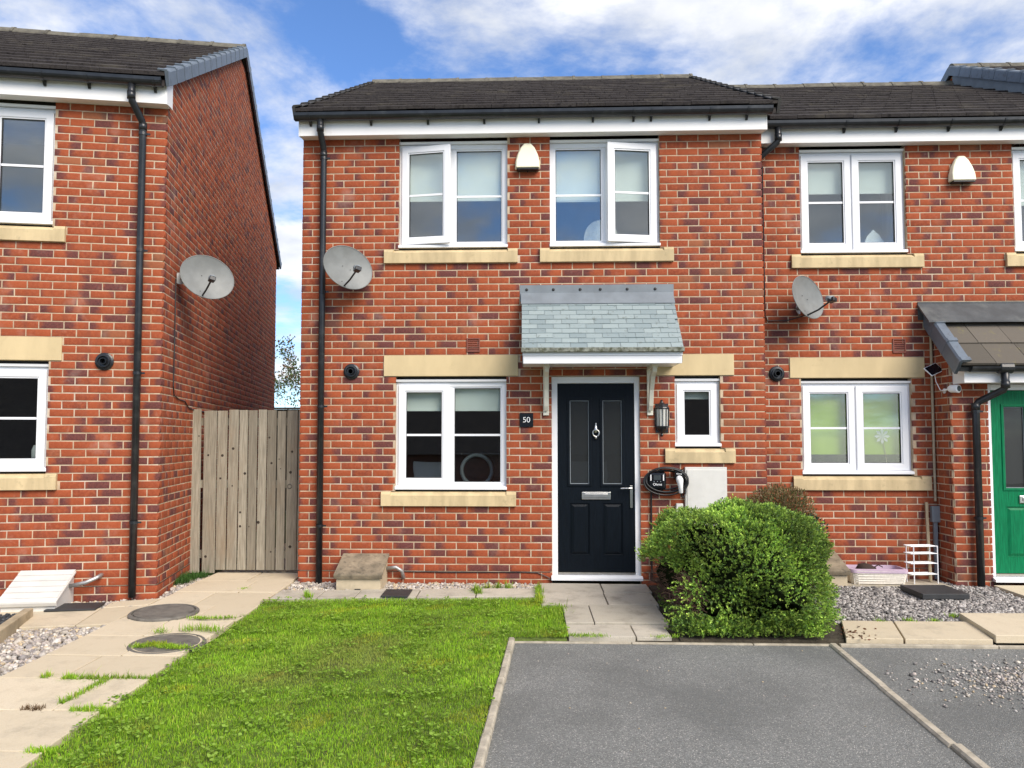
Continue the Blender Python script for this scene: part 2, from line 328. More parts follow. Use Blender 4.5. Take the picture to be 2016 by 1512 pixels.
# ------------------------------------------------------------------ bricks
BP, CH, GAP = .2207, .075, .0108
def brick_geo(l, h, jit):
    """front chamfered brick, centred on x,z; front face towards -y; returns verts, quads, u"""
    c = .0025; x, z = l / 2, h / 2; d = .028
    o = [(-x, 0.001, -z), (x, 0.001, -z), (x, 0.001, z), (-x, 0.001, z)]
    i = [(-x + c, 0, -z + c), (x - c, 0, -z + c), (x - c, 0, z - c), (-x + c, 0, z - c)]
    k = [(-x, d, -z), (x, d, -z), (x, d, z), (-x, d, z)]
    V = np.array(o + i + k, float)
    V[:4, [0, 2]] += jit[:4]; V[4:8, [0, 2]] += jit[:4]; V[4:8, 1] += jit[4:8, 0] * .3
    Q = [(4, 5, 6, 7)]
    for a in range(4):
        b2 = (a + 1) % 4; Q += [(a, b2, 4 + b2, 4 + a), (8 + a, 8 + b2, b2, a)]
    return V, Q
def bk_attr(V, l):
    dark_left = random.random() < .5; u = (V[:, 0] + l / 2) / max(l, .12)
    if not dark_left: u = (l / max(l, .12)) - u
    r = random.random()
    ext = -.6 if r < .42 else (random.uniform(.08, .48) if r < .93 else random.uniform(.5, 1.1))
    if random.random() < .12: ext = random.uniform(.0, .2)
    tone = min(1, max(0, random.gauss(.6, .22)))
    a = np.zeros((len(V), 4)); a[:, 0] = u; a[:, 1] = tone; a[:, 2] = ext; a[:, 3] = random.random() * .98
    return a
def jit(): return rng.normal(0, .0011, (8, 2)) * [1, .8]
FULL = []
for i in range(36):
    V, Q = brick_geo(BP - GAP, CH - GAP, jit()); A = bk_attr(V, BP - GAP); FULL.append(npmesh('brick', V, Q, {'bk': A}))
    FULL[-1].materials.append(M['brick'])
def wall(parent, name, x0, x1, z0, z1, openings, to_world, n_single=0, skip=None, clip=None, phase=0.0, rotz=0.0, origin=(0, 0, 0), label=None, inset=(.012, .012)):
    """mortar slab + bricks. local plane y=0 with bricks facing -y; openings (x0,x1,z0,z1). clip(z)->(xa,xb)"""
    k0 = int(round(z0 / CH)); k1 = int(math.ceil(z1 / CH - .05)); bricks = []
    xs = sorted(set([x0, x1] + [o[0] for o in openings] + [o[1] for o in openings])); mb = MB()
    # mortar backing, row by row so that openings stay open
    for k in range(k0, k1):
        za, zb = k * CH, min((k + 1) * CH, z1); zm = (za + zb) / 2; xa, xb = (x0, x1) if clip is None else clip(zm)
        if xb - xa < .05: continue
        cuts = [(o[0], o[1]) for o in openings if o[2] - .001 < zm < o[3] + .001]; spans = [(xa, xb)]
        for c0, c1 in cuts:
            ns = []
            for s0, s1 in spans:
                if c1 <= s0 or c0 >= s1: ns.append((s0, s1)); continue
                if c0 > s0: ns.append((s0, c0))
                if c1 < s1: ns.append((c1, s1))
            spans = ns
        off = (0.0 if k % 2 == 0 else .5) * BP + phase
        for s0, s1 in spans:
            if s1 - s0 < .004: continue
            m0 = s0 + (inset[0] if s0 < x0 + .001 else 0); m1 = s1 - (inset[1] if s1 > x1 - .001 else 0)
            mb.add([(m0, .0024, za), (m1, .0024, za), (m1, .0024, zb), (m0, .0024, zb), (m0, .11, za), (m1, .11, za), (m1, .11, zb), (m0, .11, zb)],
                   [(0, 1, 2, 3), (0, 4, 5, 1), (3, 2, 6, 7), (0, 3, 7, 4), (1, 5, 6, 2)])
            j = math.floor((s0 - off) / BP); x = off + j * BP
            while x < s1 - .004:
                a, b_ = max(x, s0), min(x + BP, s1); a2 = a if a == s0 else a; e0 = a + (0 if a == s0 else GAP / 2); e1 = b_ - (0 if b_ == s1 else GAP / 2)
                if e1 - e0 > .025: bricks.append((e0, e1, za + GAP / 2, zb - GAP / 2 if zb - za > .06 else zb))
                x += BP
    wo = mb.obj(name, M['mortar'], parent)
    if rotz or origin != (0, 0, 0): wo.location = origin; wo.rotation_euler = (0, 0, rotz)
    if label: wo['label'] = label
    full = [q for q in bricks if abs(q[1] - q[0] - (BP - GAP)) < .006 and q[3] - q[2] > .06]
    single = set()
    if n_single:
        def dist(q):
            p = to_world((q[0] + q[1]) / 2, (q[2] + q[3]) / 2)
            return (p - CAM).length
        full = [q for q in full if not (skip and skip(q))]
        single = set(sorted(full, key=dist)[:n_single])
    VV = []; QQ = []; AA = []; nb = 0
    for q in bricks:
        cx, cz = (q[0] + q[1]) / 2, (q[2] + q[3]) / 2
        if q in single:
            link('brick', random.choice(FULL), None, wo, loc=(cx, random.uniform(-.0009, .0009), cz)); continue
        V, Q = brick_geo(q[1] - q[0], q[3] - q[2], jit()); A = bk_attr(V, q[1] - q[0]); V = V + [cx, random.uniform(-.0009, .0009), cz]
        VV.append(V); AA.append(A); QQ += [tuple(i + nb for i in f) for f in Q]; nb += len(V)
    if VV:
        me = npmesh('bricks', np.concatenate(VV), QQ, {'bk': np.concatenate(AA)})
        link('brick_courses', me, M['brick'], wo, kind='stuff')
    return wo

# ------------------------------------------------------------------ windows
def window(parent, x0, x1, z0, z1, panes, y=.055, blind=None, room='room', head=True, glass='glass', bars=True, blind_mat='blind', rdepth=1.6):
    """panes: list of (xa, xb, kind) in 0..1 of the width; kind fixed | sash | openl | openr"""
    mb = MB(); zt = z1 - (.055 if head else 0); zb = z0 + .03; fw = .05
    mb.ring(x0, x1, zb, zt, fw, y, y + .065)
    W = x1 - x0
    for a, b_, kd in panes[1:]:
        xm = x0 + a * W; mb.box(xm - .03, xm + .03, y + .004, y + .061, zb + fw + .001, zt - fw - .001)
    w = bevel(mb.obj('window', M['upvc'], parent), .003, 2)
    # projecting white cill and head trim
    c = MB().prism([(y - .062, zb - .012), (y - .062, zb + .016), (y - .002, zb + .03), (y + .0, zb - .0), (y, zb - .012)], x0 - .004, x1 + .004).obj('cill', M['upvc'], w); bevel(c, .003)
    if head:
        h = MB().prism([(y - .03, zt + .002), (y - .034, zt + .026), (y + .03, zt + .028), (y + .03, zt + .002)], x0 - .008, x1 + .008).obj('head_trim', M['upvc'], w)
        MB().box(x0 - .002, x1 + .002, y + .03, y + .06, zt + .029, z1 - .001).obj('head_shadow', M['rubber'], w)  # dark strip stands in for the shadow above the head trim
    MB().box(x0 + .004, x1 - .004, y + .003, y + .05, z0 + .001, zb - .013).obj('sill_gap', M['rubber'], w)  # dark strip filling the gap under the cill
    for a, b_, kd in panes:
        xa = x0 + a * W + (fw if a == 0 else .03); xb = x0 + b_ * W - (fw if b_ == 1 else .03); za, zc = zb + fw, zt - fw
        bar_z = (za + zc) / 2
        def place(o):
            return o
        if kd == 'fixed':
            MB().ring(xa, xb, za, zc, .014, y + .012, y + .03).obj('bead', M['upvc'], w)
            MB().box(xa + .004, xb - .004, y + .030, y + .036, za + .004, zc - .004).obj('pane', M[glass], w)
            MB().ring(xa + .0145, xb - .0145, za + .0145, zc - .0145, .006, y + .026, y + .0295).obj('gasket', M['rubber'], w)
            if bars: MB().box(xa + .01, xb - .01, y + .022, y + .029, bar_z - .011, bar_z + .011).obj('glazing_bar', M['upvc'], w)
        else:
            sx0, sx1, sz0, sz1 = xa - .022, xb + .022, za - .022, zc + .022; ang = 0
            hx = sx0 if kd == 'openl' else sx1
            if kd == 'openl': ang = -R(9)
            if kd == 'openr': ang = R(9)
            loc = (hx, y - .012 if ang else y - .008, 0)
            sw = .066
            def S(mb_, n, mt, bv=None):
                o = mb_.obj(n, M[mt], w); o.location = loc; o.rotation_euler = (0, 0, ang)
                if bv: bevel(o, bv)
                return o
            ax0, ax1 = sx0 - hx, sx1 - hx
            S(MB().ring(ax0, ax1, sz0, sz1, sw, -.012, .034), 'sash', 'upvc', .004)
            S(MB().ring(ax0 + sw + .001, ax1 - sw - .001, sz0 + sw + .001, sz1 - sw - .001, .012, -.004, .012), 'bead', 'upvc')
            S(MB().ring(ax0 + sw + .0135, ax1 - sw - .0135, sz0 + sw + .0135, sz1 - sw - .0135, .005, .004, .010), 'gasket', 'rubber')
            S(MB().box(ax0 + sw - .01, ax1 - sw + .01, .014, .020, sz0 + sw - .01, sz1 - sw + .01), 'pane', glass)
            if bars: S(MB().box(ax0 + sw + .004, ax1 - sw - .004, .004, .013, bar_z - .011, bar_z + .011), 'glazing_bar', 'upvc')
    # the room behind
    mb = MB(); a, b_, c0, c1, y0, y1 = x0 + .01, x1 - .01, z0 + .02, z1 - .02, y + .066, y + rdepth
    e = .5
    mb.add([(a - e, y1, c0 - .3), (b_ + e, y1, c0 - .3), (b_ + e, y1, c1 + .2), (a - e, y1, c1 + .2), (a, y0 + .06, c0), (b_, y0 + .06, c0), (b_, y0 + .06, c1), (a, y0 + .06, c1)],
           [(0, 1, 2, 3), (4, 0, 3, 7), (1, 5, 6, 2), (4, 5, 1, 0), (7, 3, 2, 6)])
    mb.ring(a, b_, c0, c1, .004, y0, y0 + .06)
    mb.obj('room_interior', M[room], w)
    if blind:
        zt2 = zt - .02; mb = MB(); mb.box(x0 + .02, x1 - .02, y + .085, y + .089, zt2 - blind * (zt2 - zb), zt2); mb.box(x0 + .02, x1 - .02, y + .082, y + .094, zt2 - blind * (zt2 - zb) - .02, zt2 - blind * (zt2 - zb))
        mb.obj('roller_blind', M[blind_mat], w)
    return w
def stone(parent, x0, x1, z0, z1, name, proj=.012, sill=False):
    if sill:
        mb = MB().prism([(-.035, z0), (-.035, z1 - .042), (.02, z1 - .004), (.10, z1 - .002), (.10, z0)], x0 + .10, x1 - .10)
        mb2 = MB().prism([(-.035, z0), (-.035, z1 - .030), (-.022, z1 - .002), (.05, z1 - .001), (.10, z1 - .001), (.10, z0)], x0, x0 + .10)
        mb2.prism([(-.035, z0), (-.035, z1 - .030), (-.022, z1 - .002), (.05, z1 - .001), (.10, z1 - .001), (.10, z0)], x1 - .10, x1)
        mb.v += mb2.v; n = len(mb.v) - len(mb2.v); mb.f += [tuple(i + n for i in f) for f in mb2.f]
        return mb.obj(name, M['sill'], parent)
    return bevel(MB().box(x0, x1, -proj, .10, z0 + .003, z1 - .003).obj(name, M['lintel'], parent), .004)

# ------------------------------------------------------------------ roof pieces
EY, EZ, RY, RZ = -.20, 4.945, 3.75, 7.20
SL = math.atan2(RZ - EZ, RY - EY); LEN = math.hypot(RZ - EZ, RY - EY); NC = 14; GA = LEN / NC
TW = .2945
def set_pitch(rz):
    global RZ, SL, LEN, GA
    RZ = rz; SL = math.atan2(RZ - EZ, RY - EY); LEN = math.hypot(RZ - EZ, RY - EY); GA = LEN / NC
set_pitch(7.10)
def tile_mesh(w, name='tile'):
    mb = MB(); t0 = .036; l = GA + .06
    # y up the slope, z off the slope; nose slightly rounded
    mb.prism([(-.004, .004), (.004, t0), (.03, t0 + .004), (l, .012), (l, .002)], -w / 2 + .002, w / 2 - .002)
    return mb.mesh(name)
def roof(parent, x0, x1, ridge_ext=0.0, single=None, verge_l=False, verge_r=False, name='roof', vmat='verge'):
    mb = MB()
    # sarking deck, both slopes
    mb.prism([(EY, EZ - .03), (RY, RZ - .03), (2 * RY - EY, EZ - .03), (2 * RY - EY, EZ - .09), (RY, RZ - .09), (EY, EZ - .09)], x0 + .01, x1 - .01)
    ro = mb.obj(name, M['tile'], parent)
    n = int(round((x1 - x0) / TW)); w = (x1 - x0) / n
    tm = tile_mesh(w); tm.materials.append(M['tile']); hm = tile_mesh(w / 2, 'half_tile'); hm.materials.append(M['tile'])
    V = []; far = MB()
    for i in range(NC):
        o = 0.0 if i % 2 == 0 else .5
        cols = [(x0 + (j + .5) * w, tm, w) for j in range(n)] if o == 0 else [(x0 + w / 4, hm, w / 2)] + [(x0 + (j + 1) * w, tm, w) for j in range(n - 1)] + [(x1 - w / 4, hm, w / 2)]
        for cx, me, ww in cols:
            yy = EY - .03 + math.cos(SL) * GA * i; zz = EZ - .006 + math.sin(SL) * GA * i
            dz = random.gauss(0, .002)
            if single is None or single(cx):
                q = link('roof_tile', me, None, ro, loc=(cx, yy, zz + dz), rot=(SL + random.gauss(0, .003), random.gauss(0, .002), 0))
            else:
                Mx = Matrix.Translation((cx, yy, zz + dz)) @ Matrix.Rotation(SL, 4, 'X')
                far.add([Mx @ v_.co for v_ in me.vertices], [tuple(p.vertices) for p in me.polygons])
    # back slope as tile courses
    for i in range(NC):
        y0 = 2 * RY - EY + .03 - math.cos(SL) * GA * i; z0 = EZ - .004 + math.sin(SL) * GA * i; c, s = math.cos(SL), math.sin(SL); l = GA + .05
        far.prism([(y0, z0), (y0 - .004, z0 + .026), (y0 - l * c, z0 + l * s + .004), (y0 - l * c, z0 + l * s - .01)], x0 + .005, x1 - .005)
    far.obj('far_tiles', M['tile'], ro, kind='stuff')
    # ridge tiles
    rl = .45; nr = int(round((x1 - x0) / rl)); rl = (x1 - x0) / nr
    rm = MB()
    prof = [(-.135, -.055), (-.13, -.035), (-.07, .035), (-.02, .062), (.02, .062), (.07, .035), (.13, -.035), (.135, -.055)]
    rm.prism(prof, -rl / 2 + .004, rl / 2 - .03); rm.prism([(a * 1.07, b_ * 1.03 + .006) for a, b_ in prof], rl / 2 - .03, rl / 2 + .008)
    rme = rm.mesh('ridge_tile'); rme.materials.append(M['ridge'])
    for i in range(nr):
        link('ridge_tile', rme, None, ro, loc=(x0 + (i + .5) * rl, RY, RZ + .02 + random.gauss(0, .003)), rot=(0, random.gauss(0, .006), random.gauss(0, .004)))
    # verge caps
    for sgn, on, xx in ((-1, verge_l, x0), (1, verge_r, x1)):
        if not on: continue
        pr = [(0, -.105), (sgn * .026, -.105), (sgn * .030, .018), (sgn * .018, .034), (-sgn * .055, .038), (-sgn * .055, .028), (sgn * 0.0, .018)]
        for back in (0, 1):
            vm = MB(); l = GA + .025
            ys = [0, l]; n_ = len(pr); vs_ = [(p[0] * 1.12, 0, p[1] * 1.08 + .012) for p in pr] + [(p[0] * 1.12, .05, p[1] * 1.08 + .012) for p in pr] + [(p[0], .055, p[1]) for p in pr] + [(p[0], l, p[1]) for p in pr]
            fs_ = [tuple(range(n_))[::-1], tuple(range(3 * n_, 4 * n_))]
            for r_ in range(3): fs_ += [(r_ * n_ + k, r_ * n_ + (k + 1) % n_, (r_ + 1) * n_ + (k + 1) % n_, (r_ + 1) * n_ + k) for k in range(n_)]
            vm.add(vs_, fs_); me = vm.mesh('verge_cap'); me.materials.append(M[vmat])
            for i in range(NC):
                yy = EY - .035 + math.cos(SL) * GA * i; zz = EZ + .004 + math.sin(SL) * GA * i
                if back: yy = 2 * RY - yy
                o = link('verge_cap', me, None, ro, loc=(xx, yy, zz), rot=(SL, 0, 0))
                if back:
                    o.rotation_euler = (SL, 0, math.pi); o.scale = (-1, 1, 1)
    return ro
def eaves(parent, x0, x1, g0, g1, brackets, box_l=False, box_r=False):
    """fascia board, soffit, gutter with brackets"""
    fy = -.135
    f = MB().box(x0, x1, fy, fy + .018, 4.712, 4.905).obj('fascia', M['fascia'], parent); bevel(f, .003)
    MB().box(x0 + .002, x1 - .002, fy + .019, .004, 4.722, 4.731).obj('soffit', M['fascia'], parent)
    for on, xa, xb in ((box_l, x0 - .012, x0 - .001), (box_r, x1 + .001, x1 + .012)):
        if on: MB().prism([(fy - .002, 4.710), (fy - .002, 4.93), (.06, 5.05), (.06, 4.735), (.0, 4.735)], xa, xb).obj('box_end', M['fascia'], parent)
    r = .058; cy, cz = fy - .062, 4.905; mb = MB(); n = 10
    outer = [(cy + r * math.cos(a), cz + r * math.sin(a)) for a in [math.pi + math.pi * i / n for i in range(n + 1)]]
    inner = [(cy + (r - .004) * math.cos(a), cz + (r - .004) * math.sin(a) + .001) for a in [2 * math.pi - math.pi * i / n for i in range(n + 1)]]
    outer[0] = (outer[0][0], cz + .012); inner[-1] = (inner[-1][0], cz + .012)
    mb.prism(outer + inner, g0, g1)
    mb.prism([(cy - r - .002, cz + .014)] + outer[1:-1] + [(cy + r, cz + .01)], g0 - .004, g0 + .004); mb.prism([(cy - r - .002, cz + .014)] + outer[1:-1] + [(cy + r, cz + .01)], g1 - .004, g1 + .004)
    gt = mb.obj('gutter', M['black'], parent)
    bm_ = MB(); pr = [(cy + (r + .006) * math.cos(a), cz + (r + .006) * math.sin(a)) for a in [math.pi + math.pi * i / n for i in range(n + 1)]] + [(cy + (r + .001) * math.cos(a), cz + (r + .001) * math.sin(a)) for a in [2 * math.pi - math.pi * i / n for i in range(n + 1)]]
    bm_.prism(pr, -.012, .012); bm_.prism([(fy - .004, cz - .095), (fy - .004, cz - .03), (cy + .01, cz - .055), (fy - .016, cz - .095)], -.011, .011)
    me = bm_.mesh('gutter_bracket'); me.materials.append(M['black'])
    for x in brackets: link('gutter_bracket', me, None, gt, loc=(x, 0, 0))
    return gt
def downpipe(parent, pts, r=.0335, clips=(), base=True):
    mb = MB().tube(pts, r, 14)
    p = mb.obj('downpipe', M['black'], parent, smooth=True)
    cm_ = MB(); cm_.lathe([(r + .001, -.014), (r + .005, -.014), (r + .005, .014), (r + .001, .014)], n=14); cm_.box(r, r + .035, -.004, .004, -.009, .009); cm_.box(-.015, .015, r - .005, r + .03, -.009, .009)
    me = cm_.mesh('pipe_clip'); me.materials.append(M['black'])
    for c in clips: link('pipe_clip', me, None, p, loc=c)
    sk_ = MB().lathe([(r + .0005, -.035), (r + .0045, -.035), (r + .0045, .035), (r + .0005, .035)], n=14).mesh('pipe_socket', True); sk_.materials.append(M['black'])
    for c in (pts[1], pts[4]): link('pipe_socket', sk_, None, p, loc=(c[0], c[1], c[2] + (.01 if c is pts[1] else -.01)))
    return p
def collar(parent, pipe, c, r, h=.06):
    pass
def flue(parent, x, z, n='boiler_flue'):
    mb = MB().lathe([(.083, .0), (.083, .012), (.070, .020), (.060, .022), (.058, .045), (.050, .046), (.050, .026), (.030, .024), (.030, .058), (.025, .058), (.025, .0)], (x, -.001, z), 28, '-y')
    f = mb.obj(n, M['black'], parent, smooth=False)
    return f
def airvent(parent, x0, x1, z0, z1):
    mb = MB().ring(x0, x1, z0, z1, .012, -.012, .01); v = mb.obj('air_vent', M['terracotta'], parent)
    for i in range(6):
        za = z0 + .014 + i * (z1 - z0 - .028) / 6
        MB().prism([(-.008, za), (-.008, za + .006), (.008, za + .015), (.008, za + .009)], x0 + .012, x1 - .012).obj('louvre', M['terracotta'], v)
    MB().box(x0 + .004, x1 - .004, .0085, .0088, z0 + .004, z1 - .004).obj('backing', M['rubber'], v)

def door(parent, x0, x1, z0, z1, mat, y=.05, handle=True, knocker=True):
    """composite door: two glazed lights over two raised panels"""
    W, H = x1 - x0, z1 - z0
    gl = [(x0 + .155 * W, x0 + .415 * W), (x0 + .585 * W, x0 + .845 * W)]; ga, gb = z0 + .462 * H, z0 + .912 * H
    pa, pb = z0 + .088 * H, z0 + .362 * H
    mb = MB(); xs = [x0, gl[0][0], gl[0][1], gl[1][0], gl[1][1], x1]
    mb.box(xs[0], xs[1], y, y + .044, z0, z1); mb.box(xs[2], xs[3], y, y + .044, z0, z1); mb.box(xs[4], xs[5], y, y + .044, z0, z1)
    for a, b_ in gl:
        mb.box(a, b_, y, y + .044, gb, z1); mb.box(a, b_, y, y + .044, pb, ga); mb.box(a, b_, y, y + .044, z0, pa)
    d = mb.obj('door', M[mat], parent)
    for a, b_ in gl:
        bevel(MB().ring(a - .024, b_ + .024, ga - .024, gb + .024, .028, y - .009, y + .004).obj('glazing_moulding', M[mat], d), .004)
        MB().ring(a + .0045, b_ - .0045, ga + .0045, gb - .0045, .006, y + .004, y + .012).obj('glazing_trim', M['greybox'], d)
        MB().box(a, b_, y + .014, y + .022, ga, gb).obj('pane', M['obscure'], d)
        bevel(MB().ring(a, b_, pa, pb, .010, y + .006, y + .020).obj('panel_moulding', M[mat], d), .003)
        p = MB(); e = .045
        p.add([(a, y + .018, pa), (b_, y + .018, pa), (b_, y + .018, pb), (a, y + .018, pb), (a + e, y - .001, pa + e * .8), (b_ - e, y - .001, pa + e * .8), (b_ - e, y - .001, pb - e * .8), (a + e, y - .001, pb - e * .8)],
              [(4, 5, 6, 7), (0, 1, 5, 4), (1, 2, 6, 5), (2, 3, 7, 6), (3, 0, 4, 7)])
        p.obj('raised_panel', M[mat], d)
    cx = (x0 + x1) / 2; lz = z0 + .402 * H
    lb = bevel(MB().box(cx - .15, cx + .15, y - .014, y - .001, lz - .04, lz + .04).obj('letter_plate', M['steel'], d), .005)
    bevel(MB().box(cx - .12, cx + .12, y - .022, y - .0145, lz - .018, lz + .022).obj('letter_flap', M['steel'], d), .004)
    if knocker:
        kz = z0 + .735 * H; k = MB(); k.lathe([(.006, -.035), (.017, -.03), (.02, 0), (.014, .03), (.006, .055), (.009, .062), (.003, .075)], (cx, y - .012, kz + .035), 12)
        k.tube([(cx + .033 * math.cos(q), y - .024, kz - .0 + .036 * math.sin(q)) for q in [2 * math.pi * i / 20 for i in range(21)]], .0075, 8, False)
        k.lathe([(.004, -.02), (.013, -.01), (.013, .01), (.004, .02)], (cx, y - .02, kz - .045), 10)
        k.obj('door_knocker', M['steel'], d, smooth=True)
    if handle:
        hx = x1 - .035; hz = z0 + .405 * H; h = MB(); h.box(hx - .012, hx + .014, y - .012, y - .001, hz - .13, hz + .10); h.tube([(hx, y - .012, hz + .075), (hx, y - .05, hz + .075), (hx - .03, y - .055, hz + .075), (hx - .115, y - .052, hz + .072)], .0085, 10)
        bevel(h.obj('door_handle', M['steel'], d), .003)
    return d
def door_frame(parent, x0, x1, z0, z1, dx0, dx1, dz0, dz1, y=.035):
    f = MB(); f.box(x0, dx0 - .003, y, y + .07, dz0 - .03, z1); f.box(dx1 + .003, x1, y, y + .07, dz0 - .03, z1); f.box(dx0 - .003, dx1 + .003, y, y + .07, dz1 + .004, z1)
    f.box(dx0 - .003, dx0 + .006, y + .06, y + .075, dz0, dz1); f.box(dx1 - .006, dx1 + .003, y + .06, y + .075, dz0, dz1)
    o = bevel(f.obj('door_frame', M['upvc'], parent), .004)
    MB().prism([(-.055, z0), (-.055, z0 + .022), (-.01, z0 + .040), (.12, z0 + .045), (.12, z0)], x0 - .01, x1 + .01).obj('door_step', M['upvc'], parent)
    MB().box(dx0, dx1, y + .004, y + .05, z0 + .046, dz0 - .004).obj('threshold', M['steel'], parent)
    mb = MB().box(x0 + .01, x1 - .01, y + .13, y + .14, z0, z1); mb.obj('hall_dark', M['roomdark'], parent)
    return o

# ================================================================== HOUSES
W0 = 4.853
def dpc(parent, x0, x1, z=.150):
    MB().box(x0, x1, -.003, .002, z - .003, z + .001).obj('damp_course', M['browncable'], parent)

# ---------------- the middle house (number 50)
hm = empty('brick_house', (0, 0, 0), 0, label='red brick house with black front door and grey slate door canopy', cat='house')
opM = [(1.033, 2.188, 3.525, 4.80), (2.636, 3.789, 3.525, 4.80), (.884, 2.295, 3.375, 3.525), (2.53, 3.924, 3.375, 3.525),
       (1.012, 2.176, .975, 2.175), (.887, 2.298, 2.175, 2.400), (.870, 2.276, .825, .975),
       (3.921, 4.390, 1.425, 2.175), (3.70, 4.531, 2.175, 2.400), (3.813, 4.528, 1.275, 1.425), (2.648, 3.561, .0, 2.175)]
wall(hm, 'front_wall', 0, W0, -.15, 4.735, opM, lambda x, z: Vector((x, 0, z)), 300, skip=lambda q: q[0] > 3.45 and q[2] < .9 or (2.2 < q[0] < 3.95 and 2.2 < q[2] < 3.15))
dpc(hm, 0, 2.63); dpc(hm, 3.58, W0)
sidew = wall(hm, 'side_wall', -7.5, -.029, -.15, 4.95, [], None, 0, rotz=-math.pi / 2, inset=(.012, -.017))
MB().box(.12, W0, 7.4, 7.5, -.1, 4.9).obj('rear_wall', M['mortar'], hm)
window(hm, 1.033, 2.188, 3.525, 4.722, [(0, .49, 'openl'), (.49, 1, 'fixed')], blind=.50, head=True)
window(hm, 2.636, 3.789, 3.525, 4.722, [(0, .51, 'fixed'), (.51, 1, 'openr')], blind=.52, head=True)
window(hm, 1.012, 2.176, .975, 2.175, [(0, .49, 'sash'), (.49, 1, 'fixed')], blind=.24, room='roomdark')
window(hm, 3.921, 4.390, 1.425, 2.175, [(0, 1, 'sash')], blind=.22, room='roomdark', bars=False)
stone(hm, .884, 2.295, 3.375, 3.525, 'window_sill', sill=True); stone(hm, 2.53, 3.924, 3.375, 3.525, 'window_sill', sill=True)
stone(hm, .870, 2.276, .825, .975, 'window_sill', sill=True); stone(hm, 3.813, 4.528, 1.275, 1.425, 'window_sill', sill=True)
stone(hm, .887, 2.298, 2.175, 2.400, 'lintel'); stone(hm, 3.70, 4.531, 2.175, 2.400, 'lintel')
roof(hm, -.02, 4.955, verge_l=True, verge_r=True, vmat='vergedark')
eaves(hm, .0, 4.862, -.03, 4.90, [.12, .76, 1.36, 1.95, 2.52, 3.08, 3.50, 3.68, 4.28, 4.66], True, True)
downpipe(hm, [(.235, -.197, 4.86), (.235, -.197, 4.76), (.235, -.19, 4.73), (.235, -.06, 4.60), (.235, -.05, 4.55), (.235, -.05, 3.0), (.235, -.05, .03)],
         clips=[(.235, -.05, 4.50), (.235, -.05, 3.07), (.235, -.05, 1.86), (.235, -.05, .62)])
flue(hm, .545, 2.228); airvent(hm, 1.76, 1.899, 2.432, 2.577)
door_frame(hm, 2.648, 3.561, .075, 2.172, 2.711, 3.505, .147, 2.098)
door(hm, 2.711, 3.505, .147, 2.098, 'navydoor')
# canopy
cn = bevel(MB().box(2.352, 3.898, -.505, -.487, 2.255, 2.382).obj('canopy', M['upvc'], hm), .006)
cm2 = MB(); cm2.box(2.348, 3.902, -.515, -.508, 2.335, 2.384); cm2.box(2.354, 3.896, -.486, -.002, 2.268, 2.278)
cm2.obj('canopy_soffit', M['upvc'], cn)
CY0, CZ0, CY1, CZ1 = -.52, 2.405, -.005, 3.02
ca = math.atan2(CZ1 - CZ0, CY1 - CY0); cl = math.hypot(CZ1 - CZ0, CY1 - CY0)
for xa, xb in ((2.345, 2.36), (3.89, 3.905)):
    MB().prism([(-.486, 2.27), (CY0 + .03, CZ0 - .005), (-.003, CZ1 - .03), (-.003, 2.27)], xa, xb).obj('canopy_cheek', M['lead'], cn)
MB().prism([(CY0 + .01, CZ0 - .015), (CY1, CZ1 - .012), (CY1, CZ1 - .03), (CY0 + .03, CZ0 - .03)], 2.34, 3.91).obj('canopy_deck', M['slate'], cn)
bevel(MB().box(2.332, 3.915, CY0 - .035, CY0 + .02, CZ0 - .040, CZ0 + .004).obj('mossy_edge', M['slatemoss'], cn), .006)
ns = 11; sg = (cl - .03) / ns; sw_ = .163
def slate_mesh(w):
    mb = MB(); l = sg + .02; mb.prism([(0, .002), (.002, .012), (l, .005), (l, .0)], -w / 2 + .0015, w / 2 - .0015); me = mb.mesh('slate'); me.materials.append(M['slate']); return me
sm = {}
for i in range(ns):
    x = 2.338 - (0 if i % 2 == 0 else sw_ / 2) - random.uniform(0, .02)
    while x < 3.91:
        a, b_ = max(x, 2.338), min(x + sw_, 3.912)
        if b_ - a > .03:
            w_ = round(b_ - a, 3); sm.setdefault(w_, slate_mesh(w_) if w_ not in sm else sm[w_])
            link('slate', sm[w_], None, cn, loc=((a + b_) / 2, CY0 + .005 + math.cos(ca) * sg * i, CZ0 - .002 + math.sin(ca) * sg * i + random.gauss(0, .0015)), rot=(ca - .01 + random.gauss(0, .006), 0, 0))
        x += sw_
fl = MB().prism([(-.004, 3.0), (-.004, 3.135), (-.001, 3.135), (-.001, 2.96)], 2.318, 3.922); fl.prism([(CY1 - .10, CZ1 - .105), (CY1 - .102, CZ1 - .098), (-.003, CZ1 + .032), (.0, CZ1 + .015)], 2.33, 3.915)
flo = fl.obj('canopy_flashing', M['lead'], cn)
for x in (2.39, 2.67, 2.95, 3.16, 3.44, 3.73):
    MB().lathe([(.016, 0), (.014, .006), (.006, .010)], (x, -.004, 3.085), 10, '-y').obj('fixing', M['rubber'], cn)
for x in (2.589, 3.664):
    b_ = MB(); h = .030
    b_.box(x - h, x + h, -.022, -.001, 1.765, 2.266)
    b_.box(x - h, x + h, -.36, -.023, 2.232, 2.266)
    pts = [(-.335, 2.231), (-.36, 2.20)]
    b_.prism([(-.024, 1.83), (-.05, 1.81), (-.085, 1.86), (-.13, 2.02), (-.23, 2.15), (-.33, 2.19), (-.34, 2.231), (-.25, 2.231), (-.13, 2.15), (-.07, 2.02), (-.05, 1.9), (-.024, 1.88)], x - .022, x + .022)
    b_.lathe([(.012, 0), (.010, .006)], (x, -.022, 1.80), 10, '-y')
    bevel(b_.obj('canopy_bracket', M['cream'], hm), .004)

